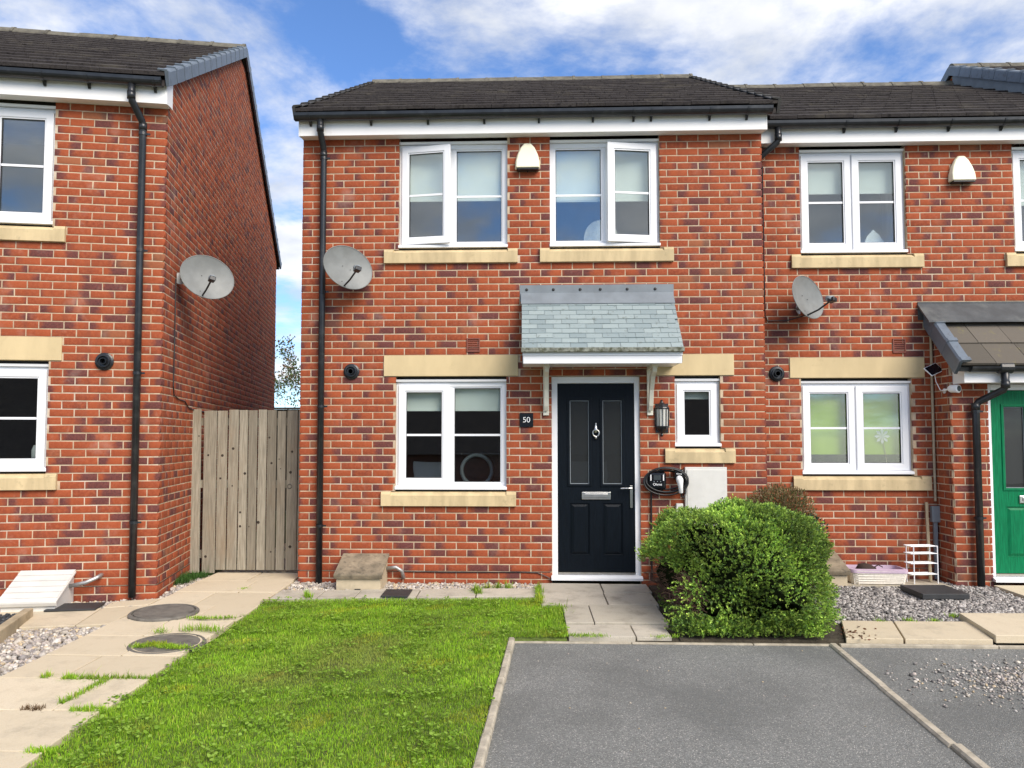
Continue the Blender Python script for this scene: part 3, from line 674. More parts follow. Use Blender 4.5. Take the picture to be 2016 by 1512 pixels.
# ---------------- the right-hand house
YR = .38
hr = empty('brick_house', (W0 + .002, YR, 0), 0, label='red brick house with green front door and a tiled lean-to porch', cat='house')
ox = W0 + .002
def X(v): return v - ox
opR = [(X(5.377), X(6.518), 3.525, 4.80), (X(7.656), X(8.80), 3.525, 4.80), (X(5.268), X(6.675), 3.375, 3.525), (X(7.55), X(8.91), 3.375, 3.525),
       (X(5.350), X(6.522), 1.125, 2.175), (X(5.230), X(6.658), 2.175, 2.400), (X(5.243), X(6.689), .975, 1.125)]
wall(hr, 'front_wall', 0, 4.245, -.15, 4.735, opR, lambda x, z: Vector((x + ox, YR, z)), 250, phase=.04,
     skip=lambda q: (q[0] < .55 and q[2] < .95) or q[0] > X(7.8) or (q[0] > X(6.6) and q[2] < 3.0))
dpc(hr, .0, X(6.75))
MB().box(.0, 4.2, 7.4, 7.5, -.1, 4.9).obj('rear_wall', M['mortar'], hr)
window(hr, X(5.377), X(6.518), 3.525, 4.722, [(0, .5, 'sash'), (.5, 1, 'sash')], blind=.36)
window(hr, X(7.656), X(8.80), 3.525, 4.722, [(0, .5, 'sash'), (.5, 1, 'sash')], blind=.50)
window(hr, X(5.350), X(6.522), 1.125, 2.175, [(0, .5, 'sash'), (.5, 1, 'sash')], blind=.77, blind_mat='greenblind', room='roomdark')
for a in ((5.268, 6.675, 3.375), (7.55, 8.91, 3.375), (5.243, 6.689, .975)): stone(hr, X(a[0]), X(a[1]), a[2], a[2] + .15, 'window_sill', sill=True)
stone(hr, X(5.230), X(6.658), 2.175, 2.400, 'lintel')
roof(hr, .137, 4.245, single=lambda x: x < 4.3)
eaves(hr, .02, 4.235, .0, 4.23, [.95, 1.50, 2.05, 2.60, 3.15, 3.8])
downpipe(hr, [(.235, -.197, 4.86), (.235, -.197, 4.74), (.225, -.19, 4.70), (.075, -.10, 4.58), (.05, -.09, 4.53), (.05, -.09, 3.0), (.05, -.09, .05)], clips=[])
flue(hr, X(5.089), 2.224); airvent(hr, X(6.331), X(6.467), 2.445, 2.599)
# porch
PX0, PX1, PY = X(6.750), X(8.85), .055 - YR
wall(hr, 'porch_front_wall', PX0, X(7.125), -.15, 2.20, [], lambda x, z: Vector((x + ox, PY + YR, z)), 40, origin=(0, PY, 0), phase=.03)
sw2 = wall(hr, 'porch_side_wall', -.325, -.029, -.15, 2.90, [], None, 0, rotz=-math.pi / 2, origin=(PX0, PY, 0), phase=.05, inset=(0, -.017), clip=lambda z: (-.325, -.029) if z < 2.3 else (-.325, -.325 + .296 * min(1, max(.0, (2.95 - z) / .62))))
qy0, qz0, qy1, qz1 = -.62, 2.255, -.005, 2.86
pa_ = math.atan2(qz1 - qz0, qy1 - qy0); pl = math.hypot(qz1 - qz0, qy1 - qy0)
po = MB().prism([(qy0 + .03, qz0 - .02), (qy1, qz1 - .02), (qy1, qz1 - .07), (qy0 + .05, qz0 - .06)], X(6.67), PX1).obj('porch_roof', M['leaddark'], hr)
tmn = {}
for r_ in range(2):
    l = .40; tm_ = MB().prism([(0, .002), (.004, .026), (.03, .030), (l, .016), (l, .002)], -.1625, .1625).mesh('porch_tile'); tm_.materials.append(M['ptile'])
    for j in range(7):
        xx = X(6.70) + .165 + j * .33 + (.0 if r_ == 0 else -.03)
        link('porch_tile', tm_, None, po, loc=(xx, qy0 - .01 + math.cos(pa_) * .335 * r_, qz0 - .008 + math.sin(pa_) * .335 * r_ + random.gauss(0, .002)), rot=(pa_ - .02, 0, random.gauss(0, .004)))
for i in range(3):
    pr = [(0, -.12), (-.028, -.12), (-.03, .03), (-.015, .048), (.07, .05), (.07, .036), (0, .03)]; l = .34
    vm = MB(); vm.prism(pr, 0, l, 'y'); vm.prism([(a * 1.1, b2 * 1.06 + .008) for a, b2 in pr], 0, .05, 'y')
    vm.obj('verge_cap', M['verge'], po, loc=(X(6.69), qy0 - .03 + math.cos(pa_) * .315 * i, qz0 + .0 + math.sin(pa_) * .315 * i), rot=(pa_, 0, 0))
fl = MB().prism([(-.006, 2.80), (-.012, 2.995), (-.001, 2.998), (-.001, 2.80)], X(6.605), PX1); fl.prism([(-.235, 2.742), (-.235, 2.757), (-.012, 2.972), (-.003, 2.95)], X(6.60), PX1)
fl.obj('porch_flashing', M['leaddark'], po)
f = MB(); f.box(X(6.79), PX1, -.535, -.517, 2.085, 2.235); f.box(X(6.79), PX1, -.516, PY - .001, 2.088, 2.098); f.box(X(6.775), X(6.789), -.538, PY - .001, 2.083, 2.26); f.obj('porch_fascia', M['fascia'], po)
gm = MB(); r = .052; cy, cz = -.595, 2.238; n = 10
outer = [(cy + r * math.cos(a), cz + r * math.sin(a)) for a in [math.pi + math.pi * i / n for i in range(n + 1)]]
gm.prism(outer, X(6.80), PX1); gm.lathe([(.05, -.07), (.062, -.06), (.062, .06), (.05, .07)], (X(7.14), cy, cz - .008), 14, 'x')
gm.obj('porch_gutter', M['black'], po)
downpipe(hr, [(X(7.14), -.595, 2.22), (X(7.14), -.595, 2.05), (X(7.13), -.58, 2.01), (X(6.99), PY - .07, 1.90), (X(6.965), PY - .06, 1.86), (X(6.965), PY - .06, .02)], clips=[(X(6.965), PY - .06, 1.80), (X(6.965), PY - .06, .72)], r=.036)
door_frame(hr, X(7.125), X(8.04), .075, 2.085, X(7.175), X(7.99), .15, 2.02); door(hr, X(7.175), X(7.99), .15, 2.02, 'greendoor')
for o in list(hr.children):
    if o.name.split('.')[0] in ('door', 'door_frame', 'door_step', 'threshold', 'hall_dark'): o.location = (0, PY, 0)
MB().box(X(8.04), PX1, PY, PY + .1, -.1, 2.2).obj('porch_pier', M['mortar'], hr)

# ---------------- the left-hand house (turned a little)
set_pitch(7.24)
LA = R(10.4)
Lc = Vector((-1.095, -.82)); Lu = Vector((math.cos(LA), math.sin(LA))); Ln = Vector((math.sin(LA), -math.cos(LA)))
Lo = Lc - Lu * W0
hl = empty('brick_house', (Lo.x, Lo.y, 0), LA, label='red brick house with its gable side wall facing the timber gate', cat='house')
def LW(x, y, z): return Vector((Lo.x + Lu.x * x - Ln.x * y, Lo.y + Lu.y * x - Ln.y * y, z))
def S(s): return W0 + s
opL = [(S(-2.165), S(-1.01), 3.525, 4.80), (S(-2.28), S(-.885), 3.375, 3.525), (S(-2.17), S(-1.005), 1.20, 2.25), (S(-2.29), S(-.892), 2.25, 2.475), (S(-2.28), S(-.90), 1.05, 1.20)]
wall(hl, 'front_wall', 0, W0, -.15, 4.735, opL, lambda x, z: LW(x, 0, z), 170, skip=lambda q: q[0] < S(-1.75))
dpc(hl, 0, W0)
def gclip(z):
    if z < 4.86: return (.029, 7.5)
    d = (z - 4.80) / math.tan(SL); return (max(.029, d - .30), min(7.5, 7.5 - d + .30))
wall(hl, 'side_wall', .029, 7.5, -.15, 7.03, [], lambda x, z: LW(W0, x, z), 130, rotz=math.pi / 2, origin=(W0, 0, 0), clip=gclip, phase=.1, inset=(-.017, .012), skip=lambda q: q[2] < 1.8 and q[0] > 1.2)
MB().box(W0 - .002, W0 + .003, 0, 7.5, .147, .151).obj('damp_course', M['browncable'], hl)
MB().box(0, W0 - .12, 7.4, 7.5, -.1, 4.9).obj('rear_wall', M['mortar'], hl)
window(hl, S(-2.165), S(-1.01), 3.525, 4.722, [(0, .5, 'sash'), (.5, 1, 'sash')], blind=None)
window(hl, S(-2.17), S(-1.005), 1.20, 2.25, [(0, .5, 'fixed'), (.5, 1, 'sash')], blind=None, room='roomdark')
stone(hl, S(-2.28), S(-.885), 3.375, 3.525, 'window_sill', sill=True); stone(hl, S(-2.28), S(-.90), 1.05, 1.20, 'window_sill', sill=True)
stone(hl, S(-2.29), S(-.892), 2.25, 2.475, 'lintel')
roof(hl, -.02, W0 + .035, verge_r=True, single=lambda x: x > S(-2.2))
eaves(hl, .0, W0 + .02, -.02, W0 + .0, [S(-.07), S(-.66), S(-1.05), S(-1.6), S(-2.2)], True, True)
downpipe(hl, [(S(-.27), -.197, 4.86), (S(-.27), -.197, 4.74), (S(-.265), -.185, 4.70), (S(-.21), -.065, 4.56), (S(-.205), -.05, 4.52), (S(-.205), -.05, 3.0), (S(-.205), -.05, .05)],
         clips=[(S(-.205), -.05, 4.44), (S(-.205), -.05, 3.31), (S(-.205), -.05, 2.14), (S(-.205), -.05, .74)])
flue(hl, S(-.512), 2.25)
v = MB().ring(4.88, 5.05, 2.45, 2.62, .012, -.004, .01).box(4.89, 5.04, .0, .004, 2.46, 2.61).obj('air_vent', M['terracotta'], hl); v.location = (W0, 0, 0); v.rotation_euler = (0, 0, math.pi / 2)

set_pitch(7.10)
# ---------------- house beyond on the right: only its roof end shows over the neighbour's ridge
hb = empty('brick_house', (9.105, .30, .24), 0, label='house beyond the green-door house with blue-grey verge tiles above its ridge', cat='house')
wall(hb, 'front_wall', 0, 4.8, -.30, 4.735, [], None, 0)
wsb = wall(hb, 'side_wall', -7.5, -.029, -.15, 7.0, [], None, 0, rotz=-math.pi / 2, clip=lambda z: (-7.5, -.029) if z < 4.86 else (-7.5 + max(0, (z - 4.80) / math.tan(SL) - .3), -.029 - max(0, (z - 4.80) / math.tan(SL) - .3)))
roof(hb, -.03, 4.8, verge_l=True, single=lambda x: x < .9)
eaves(hb, .0, 4.8, -.02, 4.8, [.5, 1.5, 2.5])
MB().prism([(-.05, 5.0), (3.72, 7.14), (3.72, 6.75), (-.05, 4.6)], -.016, -.004).obj('step_flashing', M['lead'], hb)

# ================================================================== GROUND
gy = [-200, -60, -9, -8, -7, -6, -5, -4, -3, -2, -1, 0, 10, 60, 400, 3000]; gx = [-1500, -60, -10, 15, 60, 1500]; mb = MB()
for y in gy:
    for x in gx: mb.v.append((x, y, G(y) - .07 - (max(0, -9 - y) * .05)))
for j in range(len(gy) - 1):
    for i in range(len(gx) - 1): k = j * len(gx) + i; mb.f.append((k, k + 1, k + 1 + len(gx), k + len(gx)))
mb.obj('ground', M['field'], kind='structure')
def sheet(name, poly, dz, mat, thick=.06, parent=None, **k):
    """flat slab following the fall of the ground; poly ccw"""
    n = len(poly); mb = MB()
    mb.add([(x, y, G(y) + dz) for x, y in poly] + [(x, y, G(y) + dz - thick) for x, y in poly],
           [tuple(range(n)), tuple(range(n, 2 * n))[::-1]] + [(i, n + i, n + (i + 1) % n, (i + 1) % n) for i in range(n)])
    return mb.obj(name, mat, parent, **k)
# driveways: left edge runs along (2.275,-2.0)->(2.153,-4.24)
def dl(y): return 2.285 + (y + 2.0) * .0545
def dr(y): return 4.70 + (y + 2.0) * .0545
drv = sheet('driveway', [(dl(-2.02), -2.02), (dl(-9), -9), (dr(-9) - .03, -9), (dr(-2.02) - .03, -2.02)], -.052, M['tarmac'], .05, kind='structure')
drn = sheet('driveway', [(dr(-2.05) + .03, -2.05), (dr(-9) + .03, -9), (10, -9), (10, -2.05)], -.052, M['tarmac'], .05, kind='structure')
def kerbs(parent, fx, y0, y1, w, top, tilt):
    l = .915; y = y0
    while y > y1:
        ln = l if y - l > y1 else y - y1; a, b_ = fx(y), fx(y - ln); t = random.gauss(0, tilt); z = top + random.gauss(0, .003)
        mb = MB(); e = .006
        mb.prism([(-w / 2, -.12), (w / 2, -.12), (w / 2, z - .012), (w / 2 - .01, z), (-w / 2 + .01, z), (-w / 2, z - .012)], 0, ln - e, 'y')
        o = mb.obj('edging_stone', M['concrete'], parent, loc=(b_ + random.gauss(0, .004), y - ln, G(y - ln / 2)), rot=(.022, t, math.atan2(b_ - a, ln)))
        y -= ln
kerbs(drv, lambda y: dl(y) - .027, -2.0, -9, .05, -.018, .04); kerbs(drn, lambda y: dr(y), -2.0, -9, .058, -.040, .01)
kb = MB()
for xa, xb in ((2.27, 3.18), (3.185, 4.10), (4.105, 4.73)):
    bevel(MB().box(xa, xb, -2.012, -1.972, G(-2) - .12, G(-2) - .044).obj('edging_stone', M['concrete'], drv), .006)
bevel(MB().box(4.74, 5.9, -2.048, -2.008, G(-2) - .12, G(-2) - .03).obj('edging_stone', M['concrete'], drn), .006)
bevel(MB().box(5.905, 7.3, -2.048, -2.008, G(-2) - .12, G(-2) - .033).obj('edging_stone', M['concrete'], drn), .006)

def slab(parent, poly, mat='slab', dz=0.0, thick=.05, name='paving_slab'):
    cx = sum(p[0] for p in poly) / len(poly); cy = sum(p[1] for p in poly) / len(poly); g = .006
    d = math.hypot(poly[0][0] - cx, poly[0][1] - cy); k = 1 - g / d * 1.2
    pl_ = [(cx + (x - cx) * k, cy + (y - cy) * k) for x, y in poly]; tl = random.gauss(0, .004), random.gauss(0, .004); j = random.gauss(0, .002); n = len(pl_)
    def z(x, y): return G(y) + dz + j + (x - cx) * tl[0] + (y - cy) * tl[1]
    mb = MB(); mb.add([(x, y, z(x, y)) for x, y in pl_] + [(x, y, z(x, y) - thick) for x, y in pl_], [tuple(range(n)), tuple(range(n, 2 * n))[::-1]] + [(i, n + i, n + (i + 1) % n, (i + 1) % n) for i in range(n)])
    return bevel(mb.obj(name, M[mat], parent), .005, 2)
def rect(x0, x1, y0, y1): return [(x0, y0), (x1, y0), (x1, y1), (x0, y1)]
# side path past the lawn to the gate
sp_ = sheet('side_path', [(-1.04, -7.2), (-.02, -7.2), (-.02, 3.2), (-1.04, 3.2)], -.035, M['soil'], .04, kind='structure')
edges = [3.1, 2.57, 2.05, 1.52, 1.0, .47, -.05, -.575, -1.10, -1.62, -2.10, -2.60, -3.08, -3.62, -4.16, -4.70, -5.25, -5.8, -6.35, -6.9]
jo = [.5, .4, .6, .45, .55, .5, .62, .40, .62, .45, .55, .42, .70, .42, .62, .40, .6, .4, .6]
for i in range(len(edges) - 1):
    xj = -1.03 + jo[i] * 1.0
    slab(sp_, rect(-1.03, xj, edges[i + 1], edges[i])); slab(sp_, rect(xj, -.03 + random.uniform(-.03, .03), edges[i + 1], edges[i]))
# slabs along the front of the left house, square to that house
def LP(s, d):   # s along facade from corner, d out from the facade
    p = Lc + Lu * s + Ln * d; return (p.x, p.y)
lp = sheet('house_path', [LP(-3.4, .98), LP(-.13, .98), LP(.0, .30), LP(-3.4, .30)], -.04, M['soil'], .03, kind='structure')
for a, b_ in ((-3.3, -2.42), (-2.42, -1.53), (-1.53, -.95), (-.95, -.36)):
    slab(lp, [LP(a, .95), LP(b_, .95), LP(b_, .35), LP(a, .35)])
slab(lp, [LP(-.36, .95), (-1.035, -1.76), (-1.035, -1.10), LP(-.36, .35)])
slab(lp, [LP(-.36, .345), (-1.035, -1.095), (-1.035, -.84), LP(-.36, .12)], dz=-.004)
# front path to the black door
fp = sheet('front_path', [(2.50, -1.96), (3.62, -1.96), (3.62, -.02), (2.50, -.02)], -.04, M['soil'], .03, kind='structure')
for q in (rect(2.51, 3.13, -.46, -.06), rect(3.13, 3.60, -.46, -.06), rect(2.51, 3.12, -.965, -.46), rect(3.12, 3.58, -.965, -.46), rect(2.70, 2.935, -1.60, -.97), rect(2.935, 3.545, -1.60, -.97), rect(2.70, 3.225, -1.965, -1.605), rect(3.225, 3.50, -1.965, -1.605)):
    slab(fp, q, 'slabgrey', dz=.0 if q[0][1] > -1.7 else -.012)
# slab strip between lawn and wall
st = sheet('slab_strip', [(-.03, -.82), (2.5, -.64), (2.5, -.27), (-.03, -.40)], -.045, M['soil'], .02, kind='structure')
xs_ = [-.03, .41, .76, 1.34, 1.90, 2.495]
def sf(x): return -.80 + (x + .03) * .065
def sb(x): return -.44 + (x + .03) * .058
for a, b_ in zip(xs_[:-1], xs_[1:]): slab(st, [(a, sf(a)), (b_, sf(b_)), (b_, sb(b_)), (a, sb(a))], 'slabgrey', dz=-.005)
# neighbour's slabs on the right
np_ = sheet('neighbour_path', [(4.76, -2.0), (9, -2.0), (9, -1.44), (4.98, -1.44)], -.045, M['soil'], .02, kind='structure')
slab(np_, [(4.80, -1.99), (5.235, -1.99), (5.40, -1.46), (4.98, -1.46)]); slab(np_, [(5.24, -1.99), (5.90, -1.99), (6.02, -1.46), (5.405, -1.46)]); slab(np_, [(5.905, -2.0), (6.75, -2.0), (6.75, -1.30), (6.02, -1.30)], dz=.036, thick=.06)
slab(np_, rect(6.76, 7.4, -2.0, -1.35), dz=.05, thick=.07); slab(np_, rect(7.08, 7.9, -.62, .0)); slab(np_, rect(7.03, 7.7, -1.25, -.625))
pad = sheet('concrete_pad', [(5.42, -.02), (6.66, -.02), (6.66, .36), (5.42, .36)], -.012, M['concrete'], .05, kind='structure')

sheet('road', [(-60, -15.5), (60, -15.5), (60, -9.05), (-60, -9.05)], -.03, M['tarmac'], .05, kind='structure')
sheet('soil_bed', [(3.56, -1.965), (4.80, -1.965), (4.97, -1.46), (4.90, -1.3), (4.86, -.01), (3.63, -.01), (3.60, -1.0)], -.025, M['soil'], .05, kind='structure')
# ------------------------------------------------------------------ gravel (real stones, one mass per bed)
ico_v = None
import bmesh
bm = bmesh.new(); bmesh.ops.create_icosphere(bm, subdivisions=1, radius=1); bm.verts.ensure_lookup_table()
ICV = np.array([v.co for v in bm.verts]); ICF = np.array([[v.index for v in f.verts] for f in bm.faces]); bm.free()
OCT_V = np.array([(1, 0, 0), (-1, 0, 0), (0, 1, 0), (0, -1, 0), (0, 0, 1), (0, 0, -1), ], float)
def inpoly(P, poly):
    x, y = P[:, 0], P[:, 1]; c = np.zeros(len(P), bool); n = len(poly); j = n - 1
    for i in range(n):
        xi, yi = poly[i]; xj, yj = poly[j]
        k = ((yi > y) != (yj > y)) & (x < (xj - xi) * (y - yi) / (yj - yi + 1e-12) + xi); c ^= k; j = i
    return c
def scatter(poly, dens):
    a = np.array(poly); lo, hi = a.min(0), a.max(0); n = int(dens * (hi[0] - lo[0]) * (hi[1] - lo[1])); P = lo + rng.random((n, 2)) * (hi - lo); return P[inpoly(P, poly)]
Gv = lambda y: .05 + .022 * np.clip(y, -9, 0)
def stones(name, P, size, dz, tints, label=None, cat=None, flat=.62, spread=.3, lift=None):
    n = len(P); s = size * np.exp(rng.normal(0, spread, n)); V = np.repeat(ICV[None], n, 0) * (1 + rng.normal(0, .16, (n, 12, 1)))
    sc = np.stack([s, s * rng.uniform(.6, 1, n), s * rng.uniform(.45, .85, n) * flat / .62], 1)[:, None]; V = V * sc
    th = rng.uniform(0, 6.28, n); tx = rng.normal(0, .5, n); c, s_ = np.cos(tx)[:, None], np.sin(tx)[:, None]
    y = V[:, :, 1] * c - V[:, :, 2] * s_; z = V[:, :, 1] * s_ + V[:, :, 2] * c; c, s_ = np.cos(th)[:, None], np.sin(th)[:, None]
    x = V[:, :, 0]; V = np.stack([x * c - y * s_, x * s_ + y * c, z], 2)
    up = rng.uniform(-.3, .9, n) * size if lift is None else lift * s
    V += np.stack([P[:, 0], P[:, 1], Gv(P[:, 1]) + dz + up], 1)[:, None]
    Fc = (ICF[None] + (np.arange(n) * 12)[:, None, None]).reshape(-1, 3); T = np.array(tints)[rng.integers(0, len(tints), n)] * rng.uniform(.75, 1.15, (n, 1))
    A = np.ones((n, 12, 4)); A[:, :, :3] = T[:, None]
    o = link(name, npmesh(name, V.reshape(-1, 3), Fc, {'tint': A.reshape(-1, 4)}), M['stone']); tag(o, label, cat, kind='stuff'); return o
PALE = [(.56, .50, .41), (.46, .42, .37), (.64, .58, .49), (.40, .35, .30), (.52, .45, .40), (.34, .31, .29), (.54, .43, .28), (.68, .63, .56), (.25, .22, .20)]
GREY = [(.36, .335, .31), (.27, .25, .235), (.47, .44, .41), (.19, .18, .17), (.42, .38, .35), (.54, .51, .47), (.13, .12, .115)]
bedm = [(-.30, -.45), (2.49, -.27), (2.49, -.012), (.0, -.012), (.0, .35), (-.03, .35), (-.03, -.40)]
sheet('gravel_bed', [(-.02, -.45), (2.49, -.28), (2.49, .0), (-.02, .0)], -.06, M['soil'], .02, kind='structure')
stones('gravel', scatter([(.0, -.46), (2.49, -.30), (2.49, -.015), (.0, -.015)], 3600), .0145, -.028, PALE, 'pale stone gravel along the foot of the wall beside the black door', 'gravel')
stones('gravel', scatter([(-.02, -.5), (.03, -.44), (.0, .36), (-.03, .36)], 3600), .0145, -.028, PALE, 'thin pale gravel strip between gate path and house corner', 'gravel')
lb = [(-2.9, -3.4), (-1.045, -3.4), (-1.045, -1.79), LP(-1.3, .97), LP(-3.2, .97)]
sheet('gravel_bed', lb, -.06, M['soil'], .02, kind='structure')
stones('gravel', scatter(lb, 2600), .0175, -.030, PALE, 'pale stone gravel bed beside the timber edging and side path', 'gravel')
lw = [LP(-3.2, .345), LP(-.02, .345), LP(.02, .30), (-1.04, -.85), (-1.04, .3), (-1.31, .33), LP(.01, .01), LP(-3.2, .01)]
sheet('gravel_bed', [LP(-3.2, .345), LP(-.1, .345), (-1.04, -.85), (-1.04, .42), (-1.30, .42), LP(.0, .0), LP(-3.2, .0)], -.06, M['soil'], .02, kind='structure')
stones('gravel', scatter(lw, 3600), .0150, -.030, PALE, 'pale stone gravel round the base of the gable-ended house', 'gravel')
rb = [(4.92, -1.45), (6.0, -1.45), (6.02, -1.29), (7.02, -1.29), (7.06, .04), (6.75, .05), (6.74, .36), (6.67, .36), (6.67, -.03), (5.4, -.03), (5.4, .37), (4.87, .37)]
sheet('gravel_bed', [(4.87, -1.46), (7.06, -1.46), (7.06, .06), (6.75, .06), (6.75, .37), (4.87, .37)], -.062, M['soil'], .02, kind='structure')
stones('gravel', scatter(rb, 4200), .0135, -.030, GREY, 'grey slate chippings in front of the green-door house', 'gravel')
# chippings spilt over the neighbour's drive
c0 = np.array([5.92, -2.78]); P = c0 + rng.normal(0, 1, (3000, 2)) @ np.array([[.42, -.02], [.10, .20]]); P = np.concatenate([P, c0 + [.55, -.05] + rng.normal(0, .26, (1100, 2)), np.stack([rng.uniform(4.9, 7, 60), rng.uniform(-4.4, -2.1, 60)], 1)])
P = P[(P[:, 1] < -2.08) & (P[:, 0] > dr(-2.5) + .08)]
stones('spilt_gravel', P, .0085, -.052, GREY + PALE, 'loose grey chippings spilt over the right-hand tarmac driveway', 'gravel', lift=.45)
P = np.stack([rng.uniform(2.35, 4.5, 46), rng.uniform(-5.5, -2.1, 46)], 1)
stones('loose_pebbles', P, .006, -.052, PALE, 'few tiny pale pebbles scattered on the driveway beside the lawn', 'gravel', lift=.4)
dk_ = [(-2.75, -2.6), (-1.66, -2.25), LP(-.70, 1.03), LP(-3.1, 1.03)]
dk_ = [(-3.0, -2.25), (-1.67, -2.25), (-1.87, -1.60), LP(-2.9, 1.03)]
stones('slate_chippings', scatter(dk_, 3000), .012, .030, [(.05, .055, .06), (.08, .085, .09), (.035, .04, .045)], 'dark slate chippings behind the pale timber edging board', 'gravel')
sheet('planting_bed', dk_, .028, M['soil'], .08, kind='structure')
te = MB(); p0, p1 = Vector((-1.845, -1.545)), Vector((-1.57, -2.36)); d_ = (p1 - p0).normalized(); q_ = Vector((-d_.y, d_.x)) * -.035
te.add([(*(p0 + q_), G(-1.6) - .04), (*(p0 - q_), G(-1.6) - .04), (*(p1 - q_), G(-2.3) - .04), (*(p1 + q_), G(-2.3) - .04), (*(p0 + q_), G(-1.6) + .07), (*(p0 - q_), G(-1.6) + .07), (*(p1 - q_), G(-2.3) + .09), (*(p1 + q_), G(-2.3) + .09)],
       [(0, 3, 2, 1), (4, 5, 6, 7), (0, 1, 5, 4), (1, 2, 6, 5), (2, 3, 7, 6), (3, 0, 4, 7)])
bevel(tag(te.obj('timber_edging', M['timber']), 'pale timber edging board holding dark slate chippings', 'edging'), .006)

# ------------------------------------------------------------------ lawn
def lj(y): return -.03 + .03 * math.sin(y * 2.3) + .02 * math.sin(y * 6.1 + 1)
left = [(lj(y), y) for y in np.arange(-7.2, -.75, .15)]
lawn_poly = [(dl(-7.2) - .06, -7.2), (dl(-2.0) - .06, -1.99), (2.69, -1.97), (2.69, -.99), (2.50, -.97), (2.50, -.66), (.3, -.80), (-.02, -.86)] + left[::-1]
sheet('lawn', lawn_poly, -.03, M['lawnbase'], .04, kind='structure')
def blades(name, P, h, w, tint_fn, dz=-.02, lean=.55, base=None, segs=True):
    n = len(P); H = h * np.exp(rng.normal(0, .28, n)); th = rng.uniform(0, 6.283, n); ln = np.abs(rng.normal(0, lean, n)) * H; la = th + rng.normal(0, .9, n)
    wx, wy = np.cos(th) * w / 2, np.sin(th) * w / 2; bx, by = P[:, 0], P[:, 1]; bz = Gv(by) + dz if base is None else base
    lx, ly = -np.sin(la) * ln, np.cos(la) * ln; zz = np.sqrt(np.maximum(H ** 2 - ln ** 2, (H * .3) ** 2))
    V = np.stack([np.stack([bx - wx, by - wy, bz], 1), np.stack([bx + wx, by + wy, bz], 1),
                  np.stack([bx - wx * .8 + lx * .35, by - wy * .8 + ly * .35, bz + zz * .6], 1), np.stack([bx + wx * .8 + lx * .35, by + wy * .8 + ly * .35, bz + zz * .6], 1),
                  np.stack([bx + lx, by + ly, bz + zz], 1)], 1)
    Fc = np.array([(0, 1, 3), (0, 3, 2), (2, 3, 4)]); Fa = (Fc[None] + (np.arange(n) * 5)[:, None, None]).reshape(-1, 3)
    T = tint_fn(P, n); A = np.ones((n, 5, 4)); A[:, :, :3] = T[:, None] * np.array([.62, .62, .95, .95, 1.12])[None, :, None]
    return link(name, npmesh(name, V.reshape(-1, 3), Fa, {'tint': A.reshape(-1, 4)}), M['grass'])
def patch(P, s, seed):
    r = np.random.default_rng(seed); o = np.zeros(len(P))
    for k in range(7):
        a = r.uniform(0, 6.28); f = s * r.uniform(.5, 2.2); o += np.sin((P[:, 0] * np.cos(a) + P[:, 1] * np.sin(a)) * f + r.uniform(0, 6.28))
    return o / 3.5
def gt(P, n):
    t = 2.0 * np.array([(.125, .235, .012), (.165, .27, .016), (.095, .18, .012), (.225, .29, .03), (.27, .26, .06)])[rng.choice(5, n, p=[.38, .30, .23, .07, .02])]
    m_ = 1 + .18 * patch(P, 4, 3) + .16 * patch(P, 16, 5); t = t * np.clip(m_, .55, 1.5)[:, None] * rng.uniform(.8, 1.2, (n, 1)); d = (patch(P, 7, 9) > .75); t[d] = t[d] * [1.25, .98, 1.0]; w_ = np.exp(-(((P[:, 0] - 1.15) / .42) ** 2 + ((P[:, 1] + 2.45) / .38) ** 2)) + .7 * np.exp(-(((P[:, 0] - .75) / .3) ** 2 + ((P[:, 1] + 3.0) / .22) ** 2)); w_ = np.clip(w_ * .55 + .12 * patch(P, 11, 41), 0, .6)[:, None]; t = t * (1 - w_) + np.array([.40, .37, .12]) * w_; return np.clip(t, 0, 1)
near = [(x - .02 if x < .3 else x + .015, y) for x, y in lawn_poly]
P = scatter(near, 15500); k = rng.random(len(P)) < np.where(P[:, 1] > -5.0, 1.0, .25); P = P[k]
hh = .0185 * (1 + .25 * patch(P, 4, 21)); 
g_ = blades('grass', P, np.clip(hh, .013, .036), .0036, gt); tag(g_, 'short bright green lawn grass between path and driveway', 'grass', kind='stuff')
# clover and daisy leaves in the sward
P = scatter(near, 800); P = P[(patch(P, 9, 33) + rng.normal(0, .45, len(P)) > .35) & (P[:, 1] > -5.2)]; n = len(P); Q = np.repeat(P, 3, 0) + rng.normal(0, .012, (3 * n, 2)); m_ = len(Q)
th = rng.uniform(0, 6.28, m_); s = rng.uniform(.006, .0115, m_); z = Gv(Q[:, 1]) + rng.uniform(.005, .022, m_); til = rng.normal(0, .25, (m_, 2))
hexa = np.array([(math.cos(a), math.sin(a)) for a in np.arange(6) * math.pi / 3])
VX = Q[:, None, 0] + s[:, None] * hexa[None, :, 0]; VY = Q[:, None, 1] + s[:, None] * hexa[None, :, 1]; VZ = z[:, None] + s[:, None] * (hexa[None, :, 0] * til[:, :1] + hexa[None, :, 1] * til[:, 1:])
V = np.stack([VX, VY, VZ], 2).reshape(-1, 3); Fa = np.concatenate([(np.array([0, 1, 2, 3])[None] + (np.arange(m_) * 6)[:, None]), (np.array([0, 3, 4, 5])[None] + (np.arange(m_) * 6)[:, None])])
T = 1.5 * np.array([(.13, .23, .02), (.18, .28, .04), (.10, .18, .015)])[rng.integers(0, 3, m_)]; A = np.ones((m_, 6, 4)); A[:, :, :3] = T[:, None]
tag(link('clover', npmesh('clover', V, Fa, {'tint': A.reshape(-1, 4)}), M['grass']), 'small round clover leaves among the lawn grass', 'clover', kind='stuff')
